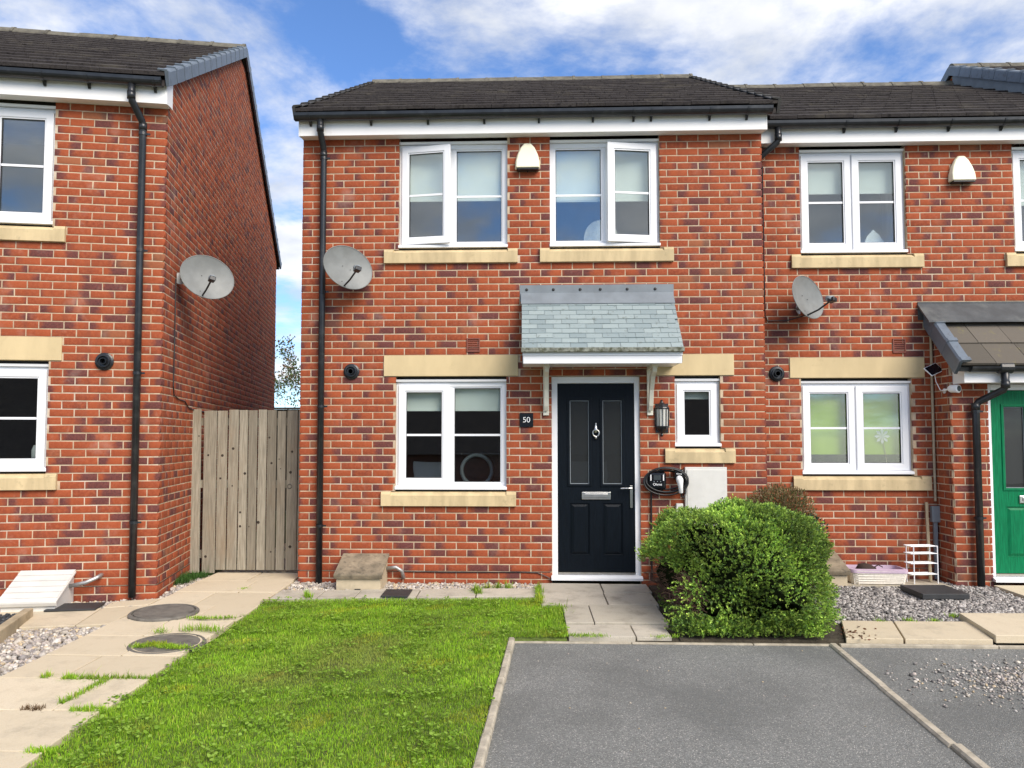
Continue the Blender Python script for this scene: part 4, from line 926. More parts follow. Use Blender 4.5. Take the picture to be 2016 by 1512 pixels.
# tufts in the paving joints and along edges
def tuft(pts, name, label, h=.05, nb=34, sp=.03, tint=None):
    nb = int(nb * 2.2); P = np.concatenate([np.array(p) + rng.normal(0, 1, (nb, 2)) * (sp if np.isscalar(sp) else np.array(sp)) for p in pts])
    f_ = (lambda P, n: np.array(tint) * rng.uniform(.7, 1.25, (n, 1))) if tint else gt
    o = blades(name, P, h * .8, .0048, f_, dz=.012 if name == 'cover_grass' else -.008, lean=.75); tag(o, label, 'weeds', kind='stuff'); return o
def line(a, b_, n): return [(a[0] + (b_[0] - a[0]) * i / (n - 1), a[1] + (b_[1] - a[1]) * i / (n - 1)) for i in range(n)]
tuft(line((-.58, -3.08), (-.02, -3.08), 12) + line((-.29, -3.12), (-.33, -3.5), 9) + line((-.2, -3.62), (-.03, -3.61), 6) + [(-.72, -3.05), (-.73, -3.06), (-.55, -3.06)], 'joint_grass', 'grass tufts growing in the joints of the side path', .045, 30, .014)
tuft(line((-.1, -4.16), (.0, -4.15), 5), 'joint_grass', 'grass tuft at the lawn end of a side path joint', .03, 40, .02)
tuft([(-.48, -3.6), (-.42, -3.61)], 'joint_weed', 'small reddish weed in a side path joint', .035, 40, .018, (.16, .10, .05))
tuft([(-.36, -2.36), (-.28, -2.40), (-.20, -2.43), (-.12, -2.44), (-.42, -2.42)], 'cover_grass', 'low weeds creeping over the edge of a round drain cover', .024, 110, (.045, .022))
tuft([(-.46, -2.05), (-.28, -1.98), (-.2, -1.95), (-.12, -1.96), (-.05, -2.0)], 'cover_grass', 'grass blades standing behind the overgrown drain cover', .055, 26, .03)
tuft([(-.36, -1.62), (-.3, -1.64), (-.2, -1.62), (-.12, -1.6)], 'cover_grass', 'grass fringe beside the clean round drain cover', .03, 45, (.04, .012))
tuft([(-.42, -.42), (-.40, -.43)], 'path_weed', 'single green weed flat on the gate path', .02, 60, .025)
tuft(line((1.92, -.55), (1.88, -.40), 4) + [(2.0, -.28), (2.1, -.26), (2.2, -.27)] + line((2.5, -.30), (2.5, -.9), 8) + [(.30, -.7), (.33, -.75)], 'strip_grass', 'yellow-green grass tufts between the grey slabs by the wall', .075, 26, .018)
tuft(line((2.6, -1.96), (2.95, -1.965), 7) + [(3.4, -1.98), (3.5, -1.97)], 'kerb_grass', 'grass fringe where the front path meets the tarmac', .025, 26, .025)
tuft(line((2.45, -1.92), (2.68, -1.1), 9), 'lawn_corner_weed', 'rough leafy weeds at the lawn corner beside the front path', .05, 46, .04)
tuft([(-1.22, -.05), (-1.26, .1), (-1.2, .02), (-1.16, .12), (-1.1, .2), (-1.24, -.2), (-1.17, -.12)], 'gate_weed', 'dark green weeds at the foot of the gable wall by the gate', .075, 90, .045, (.055, .14, .025))
tuft([(5.55, -1.44), (5.75, -1.43), (6.0, -1.27), (5.3, -1.46)], 'edge_weed', 'small weeds between grey chippings and cream slabs', .03, 36, .025)

# ------------------------------------------------------------------ covers on the ground
def disc_cover(x, y, r, label, dz=.012):
    c = MB().lathe([(r, -.03), (r, .0), (r - .012, .010), (r - .028, .010), (r - .031, -.006), (r - .042, -.006), (r - .045, .009), (.02, .012)], n=40)
    o = c.obj('drain_cover', M['iron'], None, loc=(x, y, G(y) + dz), rot=(.022, 0, .3)); tag(o, label, 'drain cover', 'round drain covers in the side path'); return o
disc_cover(-.735, -1.42, .285, 'clean round iron drain cover on the side path near the gate')
disc_cover(-.29, -2.30, .275, 'round iron drain cover overgrown with weeds at the lawn edge', -.003)
def plate(x, y, w, d, h, rz, label, sunk=0.0):
    mb = MB().box(-w / 2, w / 2, -d / 2, d / 2, 0, h)
    o = bevel(mb.obj('cover_plate', M['plate'], None, loc=(x, y, G(y) + .002 - sunk), rot=(.022, 0, rz)), .004); tag(o, label, 'cover plate'); return o
plate(-1.62, -1.245, .42, .26, .014, LA, 'flat black plate on the slabs beside the white meter box')
plate(1.14, -.60, .26, .30, .012, 0, 'flat black plate beside the beige meter box with mossy lid')
plate(6.28, -.42, .44, .40, .050, .04, 'thick black rubber slab on the grey chippings', .01)

# ------------------------------------------------------------------ meter boxes
def meter_box(o, w, d, hb, hf, body, lid, ribs=False):
    b_ = MB().prism([(0, 0), (-d, 0), (-d, hf), (0, hb)], 0, w).obj('box_body', M[body], o)
    a = math.atan2(hb - hf, d); l = math.hypot(hb - hf, d); lm = MB()
    lm.prism([(-.03, .004), (-.03, .028), (l + .0, .028), (l + .0, .004)], -.022, w + .022); lm.box(-.022, w + .022, -.034, -.022, -.022, .020)
    li = bevel(lm.obj('lid', M[lid], o, loc=(0, -d, hf), rot=(a, 0, 0)), .006)
    if ribs:
        for i in range(5): MB().box(-.016, w + .016, .02 + i * l / 5.0, .02 + (i + .88) * l / 5.0, .0285, .035).obj('lid_rib', M[lid], o, loc=(0, -d, hf), rot=(a, 0, 0))
    MB().box(w * .42, w * .55, -d - .012, -d - .001, .005, .02).obj('latch', M['rubber'], o)
mb1 = empty('meter_box', (.50, -.004, G(0) - .03), 0, label='beige ground meter box with mossy sloping lid below the kitchen window', cat='meter box')
meter_box(mb1, .44, .38, .29, .15, 'beigebox', 'mosslid')
MB().tube([(.44, -.06, .17), (.54, -.06, .18), (.60, -.05, .14), (.61, -.02, .07), (.61, .0, .07)], .020, 10).obj('gas_pipe', M['galv'], mb1, smooth=True)
p = LP(-1.545, .0); q = LW(S(-1.31), 0, 0)
mb2 = empty('meter_box', (LW(S(-1.17), -.004, 0).x, LW(S(-1.17), -.004, 0).y, G(0) - .045), LA, label='white ground meter box with ribbed sloping lid by the gable-ended house', cat='meter box')
meter_box(mb2, .44, .40, .27, .09, 'whitebox', 'whitebox', True)
MB().tube([(.44, -.10, .17), (.58, -.10, .20), (.66, -.07, .235), (.68, -.03, .25), (.68, .004, .25)], .019, 10).obj('gas_pipe', M['galv'], mb2, smooth=True)
mb3 = empty('meter_box', (5.16, YR - .004, G(0) - .03), 0, label='beige ground meter box half hidden behind the big green bush', cat='meter box')
meter_box(mb3, .47, .40, .30, .155, 'beigebox', 'mosslid')

# ------------------------------------------------------------------ timber gate
GY = .40
gt_ = empty('garden_gate', (-.66, GY, G(0)), 0, label='weathered grey timber board gate between two brick houses', cat='gate')
bx = [(-1.325, -1.215), (-1.185, -1.040), (-1.036, -.922), (-.915, -.801), (-.794, -.696), (-.690, -.590), (-.584, -.486), (-.480, -.376), (-.368, -.272), (-.258, -.135), (-.133, -.02)]
for i, (a, b_) in enumerate(bx):
    z0 = .0 if i < 2 else .035; z1 = 1.785 + random.uniform(-.012, .012) + (.008 if i == 0 else 0); l_ = random.gauss(0, .0025); h = z1 - z0
    yy = -.008 if i in (1,) else random.gauss(0, .0015)
    mb = MB().box((a - b_) / 2 + .003, (b_ - a) / 2 - .003, -.011, .011, 0, h)
    o = mb.obj('board', M['wood'], gt_, loc=((a + b_) / 2 + .66, yy - GY + GY, z0), rot=(0, l_, 0)); bevel(o, .003)
    for _ in range(random.choice([1, 2, 3])):
        kz = random.uniform(.15, h - .15); r_ = random.uniform(.006, .017)
        MB().lathe([(r_, .0), (r_ * .8, .002), (r_ * .3, .0025)], ((a + b_) / 2 + .66 + random.uniform(-.03, .03), yy - .0112, z0 + kz), 12, '-y').obj('knot', M['knot'], gt_)
for z in (.16, .93, 1.62):
    MB().box(-.665, .64, .0135, .05, z, z + .085).obj('rail', M['wood'], gt_)
MB().box(-.70, -.62, .052, .10, -.05, 1.74).obj('post', M['wood'], gt_)
MB().tube([(.44 + .022 * math.cos(q), -.016, .95 + .024 * math.sin(q)) for q in [6.2832 * i / 20 for i in range(21)]], .0038, 8, False).obj('ring_handle', M['iron'], gt_, smooth=True)
# back garden fence and the young tree beyond the gate
bf = empty('back_fence', (-2.2, 8.2, 0), 0, label='dark timber fence crossing the passage behind the gate', cat='fence')
for i in range(22):
    MB().box(-1.65 + i * .15, -1.65 + i * .15 + .143, 0, .02, .0, 2.16).obj('fence_board', M['darkwood'], bf)
MB().box(-1.66, 1.66, -.03, .05, 2.165, 2.20).obj('capping', M['darkwood'], bf)

# ------------------------------------------------------------------ foliage helpers
def leaves(name, C, D, size, wid, tints, mat, jitter=.35):
    """diamond leaves at C pointing along D"""
    n = len(C); D = D / np.linalg.norm(D, axis=1, keepdims=True); r_ = rng.normal(0, 1, (n, 3)); Sd = np.cross(D, r_); Sd /= np.linalg.norm(Sd, axis=1, keepdims=True) + 1e-9; Nn = np.cross(D, Sd)
    s = size * np.exp(rng.normal(0, jitter * .5, n))[:, None]
    V = np.stack([C, C + D * s * .5 + Sd * s * wid - Nn * s * .06, C + D * s, C + D * s * .5 - Sd * s * wid - Nn * s * .06], 1)
    Fa = (np.array([0, 1, 2, 3])[None] + (np.arange(n) * 4)[:, None]); A = np.ones((n, 4, 4)); A[:, :, :3] = tints[:, None]
    return npmesh(name, V.reshape(-1, 3), Fa, {'tint': A.reshape(-1, 4)})
# ------------------------------------------------------------------ the big bush
BC = np.array([4.225, -1.17, .40])
bush = empty('round_bush', (4.2, -1.15, G(-1.15) - .02), 0, label='large rounded bright green bush beside the black door path', cat='bush')
def bush_r(dv):
    """radius of the clipped bush in a direction (n,3)"""
    a, b_, c = np.where(dv[:, 0] < 0, .79, np.where(dv[:, 2] < -.1, .60, .655)), .82, np.where(dv[:, 2] > 0, .515, .42); p = np.where(dv[:, 2] > 0, 2.6, 5.0)
    r_ = (np.abs(dv[:, 0] / a) ** p + np.abs(dv[:, 1] / b_) ** p + np.abs(dv[:, 2] / c) ** p) ** (-1 / p)
    lump = 1 + .055 * np.sin(dv[:, 0] * 5 + dv[:, 2] * 7 + 1) + .045 * np.sin(dv[:, 1] * 8 - dv[:, 2] * 6 + dv[:, 0] * 4) + .035 * np.sin(dv[:, 0] * 13 + dv[:, 1] * 9 + 2) + .03 * np.sin(dv[:, 2] * 15 - dv[:, 0] * 11)
    return r_ * lump
n = 22000; dv = rng.normal(0, 1, (n, 3)); dv /= np.linalg.norm(dv, axis=1, keepdims=True)
rr = bush_r(dv); dep = np.abs(rng.normal(0, .05, n)) - .05 * (rng.random(n) < .06); hole = (np.sin(dv[:, 0] * 9 + 1.2) * np.sin(dv[:, 2] * 10 + .4) * np.sin(dv[:, 1] * 7) > .42); dep = dep + hole * rng.uniform(.03, .16, n)
C = BC + dv * (rr * (1 - dep))[:, None]; C[:, 2] = np.maximum(C[:, 2], .012)
ns_ = 800; sk_c = np.stack([rng.uniform(3.64, 4.66, ns_), rng.uniform(-2.0, -1.84, ns_), np.abs(rng.normal(.0, .06, ns_)) + .015], 1)
C = np.concatenate([C, sk_c]); dv = np.concatenate([dv, np.tile([[0, -.9, .35]], (ns_, 1))]); dep = np.concatenate([dep, np.zeros(ns_)]); n = len(C)
ok = ~((C[:, 0] < 3.74 - .12 * np.abs(C[:, 2] - .22) / .2) & (C[:, 2] < .46) & (rng.random(n) < np.where(C[:, 0] < 3.66, 1.0, .92)) & (C[:, 1] > -1.78)); ok &= C[:, 1] > -2.03
C, dv = C[ok], dv[ok]; dep = dep[ok]; n = len(C)
tip = dv * np.array([1, 1, .8]) + rng.normal(0, .35, (n, 3)) + np.array([0, 0, .35]); tip /= np.linalg.norm(tip, axis=1, keepdims=True)
kk = 9; base_t = np.array([(.100, .165, .026), (.140, .21, .034), (.066, .118, .024), (.185, .255, .045), (.048, .088, .022)])[rng.choice(5, n, p=[.32, .27, .2, .13, .08])]
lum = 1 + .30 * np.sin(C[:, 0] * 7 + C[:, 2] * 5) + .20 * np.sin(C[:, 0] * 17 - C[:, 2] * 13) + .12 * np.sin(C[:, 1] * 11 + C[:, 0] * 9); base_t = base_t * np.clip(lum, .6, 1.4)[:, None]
LC = []; LD = []; LT = []
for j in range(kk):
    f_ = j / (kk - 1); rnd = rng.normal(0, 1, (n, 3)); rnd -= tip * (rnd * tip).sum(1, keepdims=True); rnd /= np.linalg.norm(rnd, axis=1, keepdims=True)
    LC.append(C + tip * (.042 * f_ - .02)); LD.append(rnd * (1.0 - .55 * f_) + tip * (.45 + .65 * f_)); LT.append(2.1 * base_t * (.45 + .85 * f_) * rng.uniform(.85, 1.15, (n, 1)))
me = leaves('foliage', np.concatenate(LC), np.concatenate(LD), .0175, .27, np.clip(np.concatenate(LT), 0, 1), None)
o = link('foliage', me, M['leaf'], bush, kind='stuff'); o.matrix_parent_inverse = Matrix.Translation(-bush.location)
# near-black solid core, its colour standing in for shade inside the bush
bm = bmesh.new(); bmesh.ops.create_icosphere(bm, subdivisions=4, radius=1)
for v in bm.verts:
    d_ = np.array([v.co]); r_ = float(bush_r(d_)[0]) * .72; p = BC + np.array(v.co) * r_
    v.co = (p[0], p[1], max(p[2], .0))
me = bpy.data.meshes.new('shade_core'); bm.to_mesh(me); bm.free(); o = link('shade_core', me, M['core'], bush); o.matrix_parent_inverse = Matrix.Translation(-bush.location)
# bare brown twigs on the path side
tw = MB()
for i in range(640):
    y = random.uniform(-1.80, -.25); z = random.uniform(.03, .54); x0 = 3.78 + random.uniform(-.02, .06); ln_ = random.uniform(.12, .30) * (1 - .35 * abs(z - .28) / .25)
    a = Vector((x0, y, z * .7)); dr_ = Vector((-1, random.gauss(-.25, .35), random.gauss(.25, .45))).normalized(); b2 = a + dr_ * ln_ * .5; c2 = b2 + (dr_ + Vector((random.gauss(0, .3), random.gauss(0, .3), random.gauss(.05, .35)))).normalized() * ln_ * .5
    if c2.z < .02: c2.z = .02
    tw.tube([a, b2, c2], [.0038, .0028, .0012], 4, False)
    for _ in range(3):
        e_ = b2.lerp(c2, random.random()); tw.tube([e_, e_ + Vector((random.gauss(-.5, .4), random.gauss(0, .5), random.gauss(.1, .5))).normalized() * random.uniform(.03, .08)], [.0018, .0008], 3, False)
o = tw.obj('bare_twigs', M['twig'], bush, kind='stuff'); o.matrix_parent_inverse = Matrix.Translation(-bush.location)
# low plants spilling at its foot
def clump(name, c, ext, n, tints, label, cat, size=.03, wid=.2, up=.5, trunk=None, kind=None):
    root = empty(name, (c[0], c[1], G(c[1])), 0, label=label, cat=cat)
    d = rng.normal(0, 1, (n, 3)); d /= np.linalg.norm(d, axis=1, keepdims=True); r_ = rng.random(n) ** .45; Cc = np.array(c) + d * r_[:, None] * np.array(ext); Cc[:, 2] = np.maximum(Cc[:, 2], G(c[1]) + .01)
    D = d + rng.normal(0, .6, (n, 3)) + [0, 0, up]; T = np.array(tints)[rng.integers(0, len(tints), n)] * rng.uniform(.7, 1.25, (n, 1))
    o = link('foliage', leaves(name, Cc, D, size, wid, np.clip(T, 0, 1), None), M['leaf'], root, kind='stuff'); o.matrix_parent_inverse = Matrix.Translation(-root.location)
    s_ = MB()
    for i in range(trunk or 7):
        e_ = np.array(c) + rng.normal(0, .38, 3) * ext; b0 = Vector((c[0] + rng.normal(0, ext[0] * .15), c[1] + rng.normal(0, ext[1] * .15), G(c[1]) - .01)); e_ = Vector(e_); e_.z = max(e_.z, b0.z + .05)
        s_.tube([b0, b0.lerp(e_, .5) + Vector((rng.normal(0, .02), rng.normal(0, .02), .02)), e_], [.007, .005, .002], 5, False)
    o = s_.obj('stems', M['twig'], root); o.matrix_parent_inverse = Matrix.Translation(-root.location)
    return root
clump('low_herb', (3.66, -1.83, .05), (.15, .10, .08), 700, [(.10, .20, .045), (.14, .24, .06), (.075, .16, .035)], 'low pale green herb at the foot of the big bush by the path', 'plant', .026, .22)
clump('brown_shrub', (4.94, -.12, .76), (.36, .20, .30), 9500, [(.22, .15, .07), (.16, .14, .055), (.26, .17, .09), (.14, .16, .055)], 'wispy reddish brown shrub rising behind the big green bush', 'shrub', .028, .18, .7, 46)
clump('dark_shrub', (5.10, -.42, .52), (.20, .22, .28), 2400, [(.03, .075, .03), (.045, .10, .04), (.025, .06, .03)], 'dark green shrub tucked behind the right shoulder of the big bush', 'shrub', .03, .22, .4, 14)
# fallen leaves at the bush foot on the right
P = np.stack([rng.normal(4.90, .09, 60), rng.normal(-1.84, .11, 60)], 1); P = P[P[:, 0] > 4.78]
C = np.stack([P[:, 0], P[:, 1], Gv(P[:, 1]) + .006], 1); D = np.concatenate([rng.normal(0, 1, (len(P), 2)), rng.normal(0, .15, (len(P), 1))], 1)
tag(link('fallen_leaves', leaves('fallen_leaves', C, D, .028, .25, np.array([(.12, .05, .025)]) * rng.uniform(.5, 1.6, (len(P), 1)), None), M['leaf']), 'brown fallen leaves on the cream slab beside the bush', 'leaves', kind='stuff')

# ------------------------------------------------------------------ young tree beyond the fence
def tree(name, base, h, spread, n, tints, label, seed):
    r = random.Random(seed); root = empty(name, base, 0, label=label, cat='tree'); tr = MB(); tips = []
    def grow(p, d, l, rad, lev):
        pts = [p]; rs = [rad]
        for i in range(3):
            d = (d + Vector((r.gauss(0, .14), r.gauss(0, .14), r.gauss(.03, .08)))).normalized(); p = p + d * l / 3; pts.append(p); rs.append(rad * (1 - .22 * (i + 1)))
            if lev >= 2: tips.append((p, d))
        tr.tube(pts, rs, 6 if lev < 2 else 4, False)
        if lev < 4:
            for _ in range(3 if lev < 2 else 2):
                nd = (d + Vector((r.gauss(0, .6), r.gauss(0, .6), r.gauss(.15, .35)))).normalized(); grow(pts[r.choice([2, 3])], nd, l * r.uniform(.55, .8), rs[-1] * .7, lev + 1)
    grow(Vector((0, 0, 0)), Vector((0, 0, 1)), h * .42, h * .016, 0)
    tr.obj('trunk', M['twig'], root)
    k = rng.integers(0, len(tips), n); Pp = np.array([tips[i][0] for i in k]); Dd = np.array([tips[i][1] for i in k]); Cc = Pp + rng.normal(0, spread, (n, 3)); Dd = Dd + rng.normal(0, .9, (n, 3))
    T = np.array(tints)[rng.integers(0, len(tints), n)] * rng.uniform(.6, 1.25, (n, 1))
    link('crown', leaves('crown', Cc, Dd, .085, .3, np.clip(T, 0, 1), None), M['leaf'], root, kind='stuff'); return root
tree('young_tree', (-4.7, 14.5, .0), 4.3, .10, 2600, [(.07, .12, .04), (.10, .15, .05), (.17, .09, .03), (.06, .10, .05)], 'sparse young tree with dark leaves beyond the back fence', 4)

# ================================================================== THINGS ON THE WALLS
def alarm(x, y, z, s, label):
    r = empty('alarm_box', (x, y, z), 0, label=label, cat='alarm box', group='cream burglar alarm boxes under the eaves')
    w, h = .137 * s, .29 * s; prof = [(-w, 0), (w, 0), (w * .97, h * .28), (w * .82, h * .55), (w * .55, h * .82), (w * .25, h * .98), (-w * .25, h * .98), (-w * .55, h * .82), (-w * .82, h * .55), (-w * .97, h * .28)]
    mb = MB(); n_ = len(prof); vs_ = [(a, -.002, b_) for a, b_ in prof] + [(a, -.03, b_) for a, b_ in prof] + [(a * .90, -.085 + .045 * (b_ / h), b_ * .96 + .004) for a, b_ in prof]
    mb.add(vs_, [tuple(range(n_))[::-1], tuple(range(2 * n_, 3 * n_))] + [(k * n_ + i, k * n_ + (i + 1) % n_, (k + 1) * n_ + (i + 1) % n_, (k + 1) * n_ + i) for k in range(2) for i in range(n_)])
    bevel(mb.obj('alarm_cover', M['cream_alarm'], r), .010, 3)
    bevel(MB().box(-w * .86, w * .86, -.078, -.004, -.018, -.001).obj('strobe_lens', M['black'], r), .006)
    MB().tube([(0, -.03, -.018), (0, -.03, -.035)], .006, 8).obj('sounder_pin', M['black'], r)
    return r
alarm(2.402, -.001, 4.362, .98, 'cream burglar alarm box between two upper windows above the slate canopy')
alarm(7.10, YR - .001, 4.30, 1.0, 'cream burglar alarm box on the wall above the tiled porch')

def dish(loc, rz, tilt, label, sx=.268, sz=.225, mount=(0, 0), roll=0.0, wall_vec=(0, .22, 0)):
    """oval offset dish facing local -y, arm and LNB below"""
    r = empty('satellite_dish', loc, rz, label=label, cat='satellite dish', group='grey oval satellite dishes on the walls'); mb = MB(); nr, na = 7, 40; vs_ = []; dp = .045
    for i in range(nr + 1):
        f_ = i / nr
        for k in range(na): q = 2 * math.pi * k / na; vs_.append((sx * f_ * math.cos(q), dp * (1 - f_ * f_), sz * f_ * math.sin(q)))
    m_ = len(vs_); vs_ += [(a, b_ + .004, c) for a, b_, c in vs_]; fs_ = []
    for i in range(nr):
        for k in range(na):
            a, b_, c, d_ = i * na + k, i * na + (k + 1) % na, (i + 1) * na + (k + 1) % na, (i + 1) * na + k; fs_ += [(a, d_, c, b_), (m_ + a, m_ + b_, m_ + c, m_ + d_)]
    mb.add(vs_, fs_); mb.tube([(sx * math.cos(q), .002, sz * math.sin(q)) for q in [2 * math.pi * k / na for k in range(na + 1)]], .005, 6, False)
    rot = (tilt, roll, 0)
    mb.obj('reflector', M['dish'], r, smooth=True, rot=rot)
    for a, c in ((-.05, .01), (.04, .0), (-.03, -.165)): MB().lathe([(.005, 0), (.003, .004)], (a, .040 - .04 * ((a / sx) ** 2 + (c / sz) ** 2), c), 8, '-y').obj('rivet', M['black'], r, rot=rot)
    arm = MB().tube([(0.0, .02, -sz * .92), (.0, -.12, -sz * .80), (.0, -.25, -sz * .55)], .0095, 8); arm.obj('feed_arm', M['black'], r, rot=rot)
    l = MB(); l.box(-.03, .03, -.31, -.235, -sz * .62, -sz * .42); l.lathe([(.026, 0), (.030, .02), (.022, .055)], (0, -.235, -sz * .45), 12, '-y')
    l2 = MB().tube([(0, -.28, -sz * .48), (0, -.215, -sz * .36)], [.034, .028], 12); l2.v += []; bevel(l.obj('feed_horn', M['black'], r, rot=rot), .006); l2.obj('feed_cap', M['greybox'], r, smooth=True, rot=rot)
    w_ = Vector(wall_vec); mt = MB().tube([(0, .05, -.02), (0, .09, -.03), tuple(w_ * .6 + Vector((0, .05, -.08))), tuple(w_ + Vector((0, 0, -.08)))], .018, 8); mt.obj('wall_bracket', M['galv'], r, smooth=True)
    bp = MB().box(-.05, .05, -.05, .05, -.07, .07) if False else MB().lathe([(.06, 0), (.06, .006)], (w_.x, w_.y, w_.z - .08), 16, '-y'); bp.obj('mounting_plate', M['galv'], r)
    return r
dish((.56, -.26, 3.28), R(35), R(-8), 'grey satellite dish on the black door house beside its black downpipe', wall_vec=(.145, .215, 0), roll=R(14))
dish((5.35, YR - .26, 3.01), R(35), R(-8), 'grey satellite dish seen side-on on the green-door house', wall_vec=(.145, .215, 0), roll=R(14))
dl_ = LW(W0 + .30, .46, 3.18)
dish((dl_.x, dl_.y, dl_.z), R(35), R(-8), 'grey satellite dish on the gable side wall above the gate', .268, .225, wall_vec=(-.24, .13, .06), roll=R(14))

# house number plaque
sg_ = empty('number_sign', (2.385, -.002, 1.717), 0, label='black square plaque with white number 50 beside the door', cat='sign')
bevel(MB().box(-.070, .070, -.014, -.0, -.073, .073).obj('plaque', M['charger'], sg_), .002)
def text(s, size, parent, mat, loc, name='lettering', ext=.0008, sx=1.0):
    cu = bpy.data.curves.new(name, 'FONT'); cu.body = s; cu.size = size; cu.align_x = 'CENTER'; cu.align_y = 'CENTER'; cu.extrude = ext
    tmp = bpy.data.objects.new('tmp', cu); col.objects.link(tmp); bpy.context.view_layer.update()
    me = bpy.data.meshes.new_from_object(tmp.evaluated_get(bpy.context.evaluated_depsgraph_get())); bpy.data.objects.remove(tmp); bpy.data.curves.remove(cu)
    o = link(name, me, mat, parent, loc=loc, rot=(math.pi / 2, 0, 0)); o.scale = (sx, 1, 1); return o
text('50', .080, sg_, M['white'], (0, -.0152, 0), 'digits')

# wall lantern
ln_ = empty('wall_lantern', (3.785, -.004, 1.735), 0, label='black half lantern wall light between the door and small window', cat='lantern')
def half_poly(r, z, k=6): return [(r * math.cos(math.pi + math.pi * i / k), r * .9 * math.sin(math.pi + math.pi * i / k), z) for i in range(k + 1)]
def hoop(levels, name, mat, k=6):
    mb = MB(); n_ = k + 1; vs_ = [p for r, z in levels for p in half_poly(r, z, k)]; fs_ = []
    for i in range(len(levels) - 1):
        for j in range(k): fs_.append((i * n_ + j, i * n_ + j + 1, (i + 1) * n_ + j + 1, (i + 1) * n_ + j))
        fs_.append((i * n_, (i + 1) * n_, (i + 1) * n_ + k, i * n_ + k))
    fs_ += [tuple(range(n_))[::-1], tuple(range((len(levels) - 1) * n_, len(levels) * n_))]
    mb.add(vs_, fs_); return mb.obj(name, M[mat], ln_)
hoop([(.072, .095), (.080, .102), (.076, .112), (.05, .140), (.022, .160), (.016, .170), (.010, .178), (.012, .186), (.003, .192)], 'lantern_cap', 'black')
hoop([(.008, -.185), (.016, -.172), (.010, -.160), (.038, -.135), (.062, -.112), (.074, -.095), (.078, -.088), (.070, -.082)], 'lantern_base', 'black')
bars_ = MB()
for i in range(7):
    a = math.pi + math.pi * i / 6; x_, y_ = .070 * math.cos(a), .063 * math.sin(a); bars_.tube([(x_ * .98, y_ * .98, -.085), (x_ * 1.06, y_ * 1.06, .098)], .0042, 6)
bars_.obj('lantern_bars', M['black'], ln_)
hoop([(.062, -.081), (.066, .094)], 'lantern_glass', 'lampglass'); MB().lathe([(.014, 0), (.018, .03), (.018, .10), (.006, .12)], (0, -.03, -.07), 12).obj('bulb', M['white'], ln_)
MB().box(-.065, .065, -.004, .003, -.15, .15).obj('back_plate', M['black'], ln_)

# EV charger with coiled cable
ev = empty('car_charger', (3.72, -.004, 1.09), 0, label='black wall car charger with coiled cable and white plug', cat='charger')
bevel(MB().box(-.092, .092, -.075, .0, -.092, .095).obj('charger_body', M['charger'], ev), .028, 4)
MB().box(-.038, .034, -.0775, -.0752, .012, .062).obj('screen', M['screen'], ev)
for x_ in (-.066, .062): MB().box(x_ - .005, x_ + .005, -.077, -.0752, .005, .066).obj('light_strip', M['white'], ev)
for x_ in (-.034, 0, .032): MB().lathe([(.005, 0), (.004, .002)], (x_, -.0752, -.004), 10, '-y').obj('button', M['greybox'], ev)
text('Ohme', .036, ev, M['white'], (0, -.0758, -.034), 'lettering'); text('ePod', .013, ev, M['white'], (.0, -.0758, -.062), 'lettering')
for o in list(ev.children):
    if o.name.startswith('lettering') and o.dimensions.x < .05: bpy.data.objects.remove(o)
for k in range(5):
    pts = []; rx, rz = .188 + .009 * k, .096 + .010 * k; cx = .085 + random.uniform(-.012, .012); cz = .004 + random.uniform(-.010, .014)
    for i in range(41):
        q = 2 * math.pi * i / 40 + .4 * k; pts.append((cx + rx * math.cos(q), -.035 - .016 * k + .006 * math.sin(3 * q), cz + rz * math.sin(q)))
    MB().tube(pts, .0085, 8, False).obj('cable_loop', M['cable'], ev, smooth=True)
pg = bevel(MB().box(.172, .262, -.10, -.0, .015, .118).obj('holster', M['charger'], ev), .015, 3); text('Ohme', .022, ev, M['white'], (.215, -.1008, .075), 'lettering')
h = MB().tube([(.215, -.10, .035), (.215, -.135, .012), (.222, -.135, -.05), (.228, -.12, -.115)], [.030, .036, .024, .020], 12); bevel(h.obj('plug_handle', M['white'], ev, smooth=True), .002)
MB().tube([(.228, -.12, -.112), (.235, -.11, -.15), (.26, -.08, -.165), (.285, -.06, -.13), (.29, -.05, -.06)], .008, 8, False).obj('plug_lead', M['cable'], ev, smooth=True)
MB().tube([(-.055, -.02, -.09), (-.055, -.015, -.2), (-.058, -.014, -.60), (-.055, -.014, -1.02)], .010, 8, False).obj('supply_cable', M['cable'], ev, smooth=True)

# electricity meter cabinet, white
mc = empty('meter_cabinet', (4.22, -.003, .62), 0, label='white wall meter cabinet behind the top of the bush', cat='meter cabinet')
bevel(MB().box(-.212, .212, -.045, .0, .0, .612).obj('cabinet_body', M['whitebox'], mc), .004); bevel(MB().box(-.195, .195, -.052, -.0455, .02, .585).obj('cabinet_door', M['whitebox'], mc), .003)
MB().lathe([(.008, 0), (.006, .004)], (.16, -.052, .30), 10, '-y').obj('lock', M['rubber'], mc)
jb = bevel(MB().box(3.915, 3.985, -.05, -.003, .74, .86).obj('junction_box', M['whitebox']), .006); tag(jb, 'small white junction box peeping over the bush by the charger', 'junction box')

# cable from the left dish down the side wall and over the gate
cb = MB(); pts = [(.40, 3.14), (.40, 2.6), (.39, 2.05), (.42, 1.96), (.60, 1.93), (.85, 1.92), (1.0, 1.86), (1.3, 1.84), (2.2, 1.84), (3.5, 1.84)]
cb.tube([LW(W0 + .008, a, z) for a, z in pts], .006, 6, False); tag(cb.obj('dish_cable', M['cable']), 'black cable running down the gable wall from its dish', 'cable')
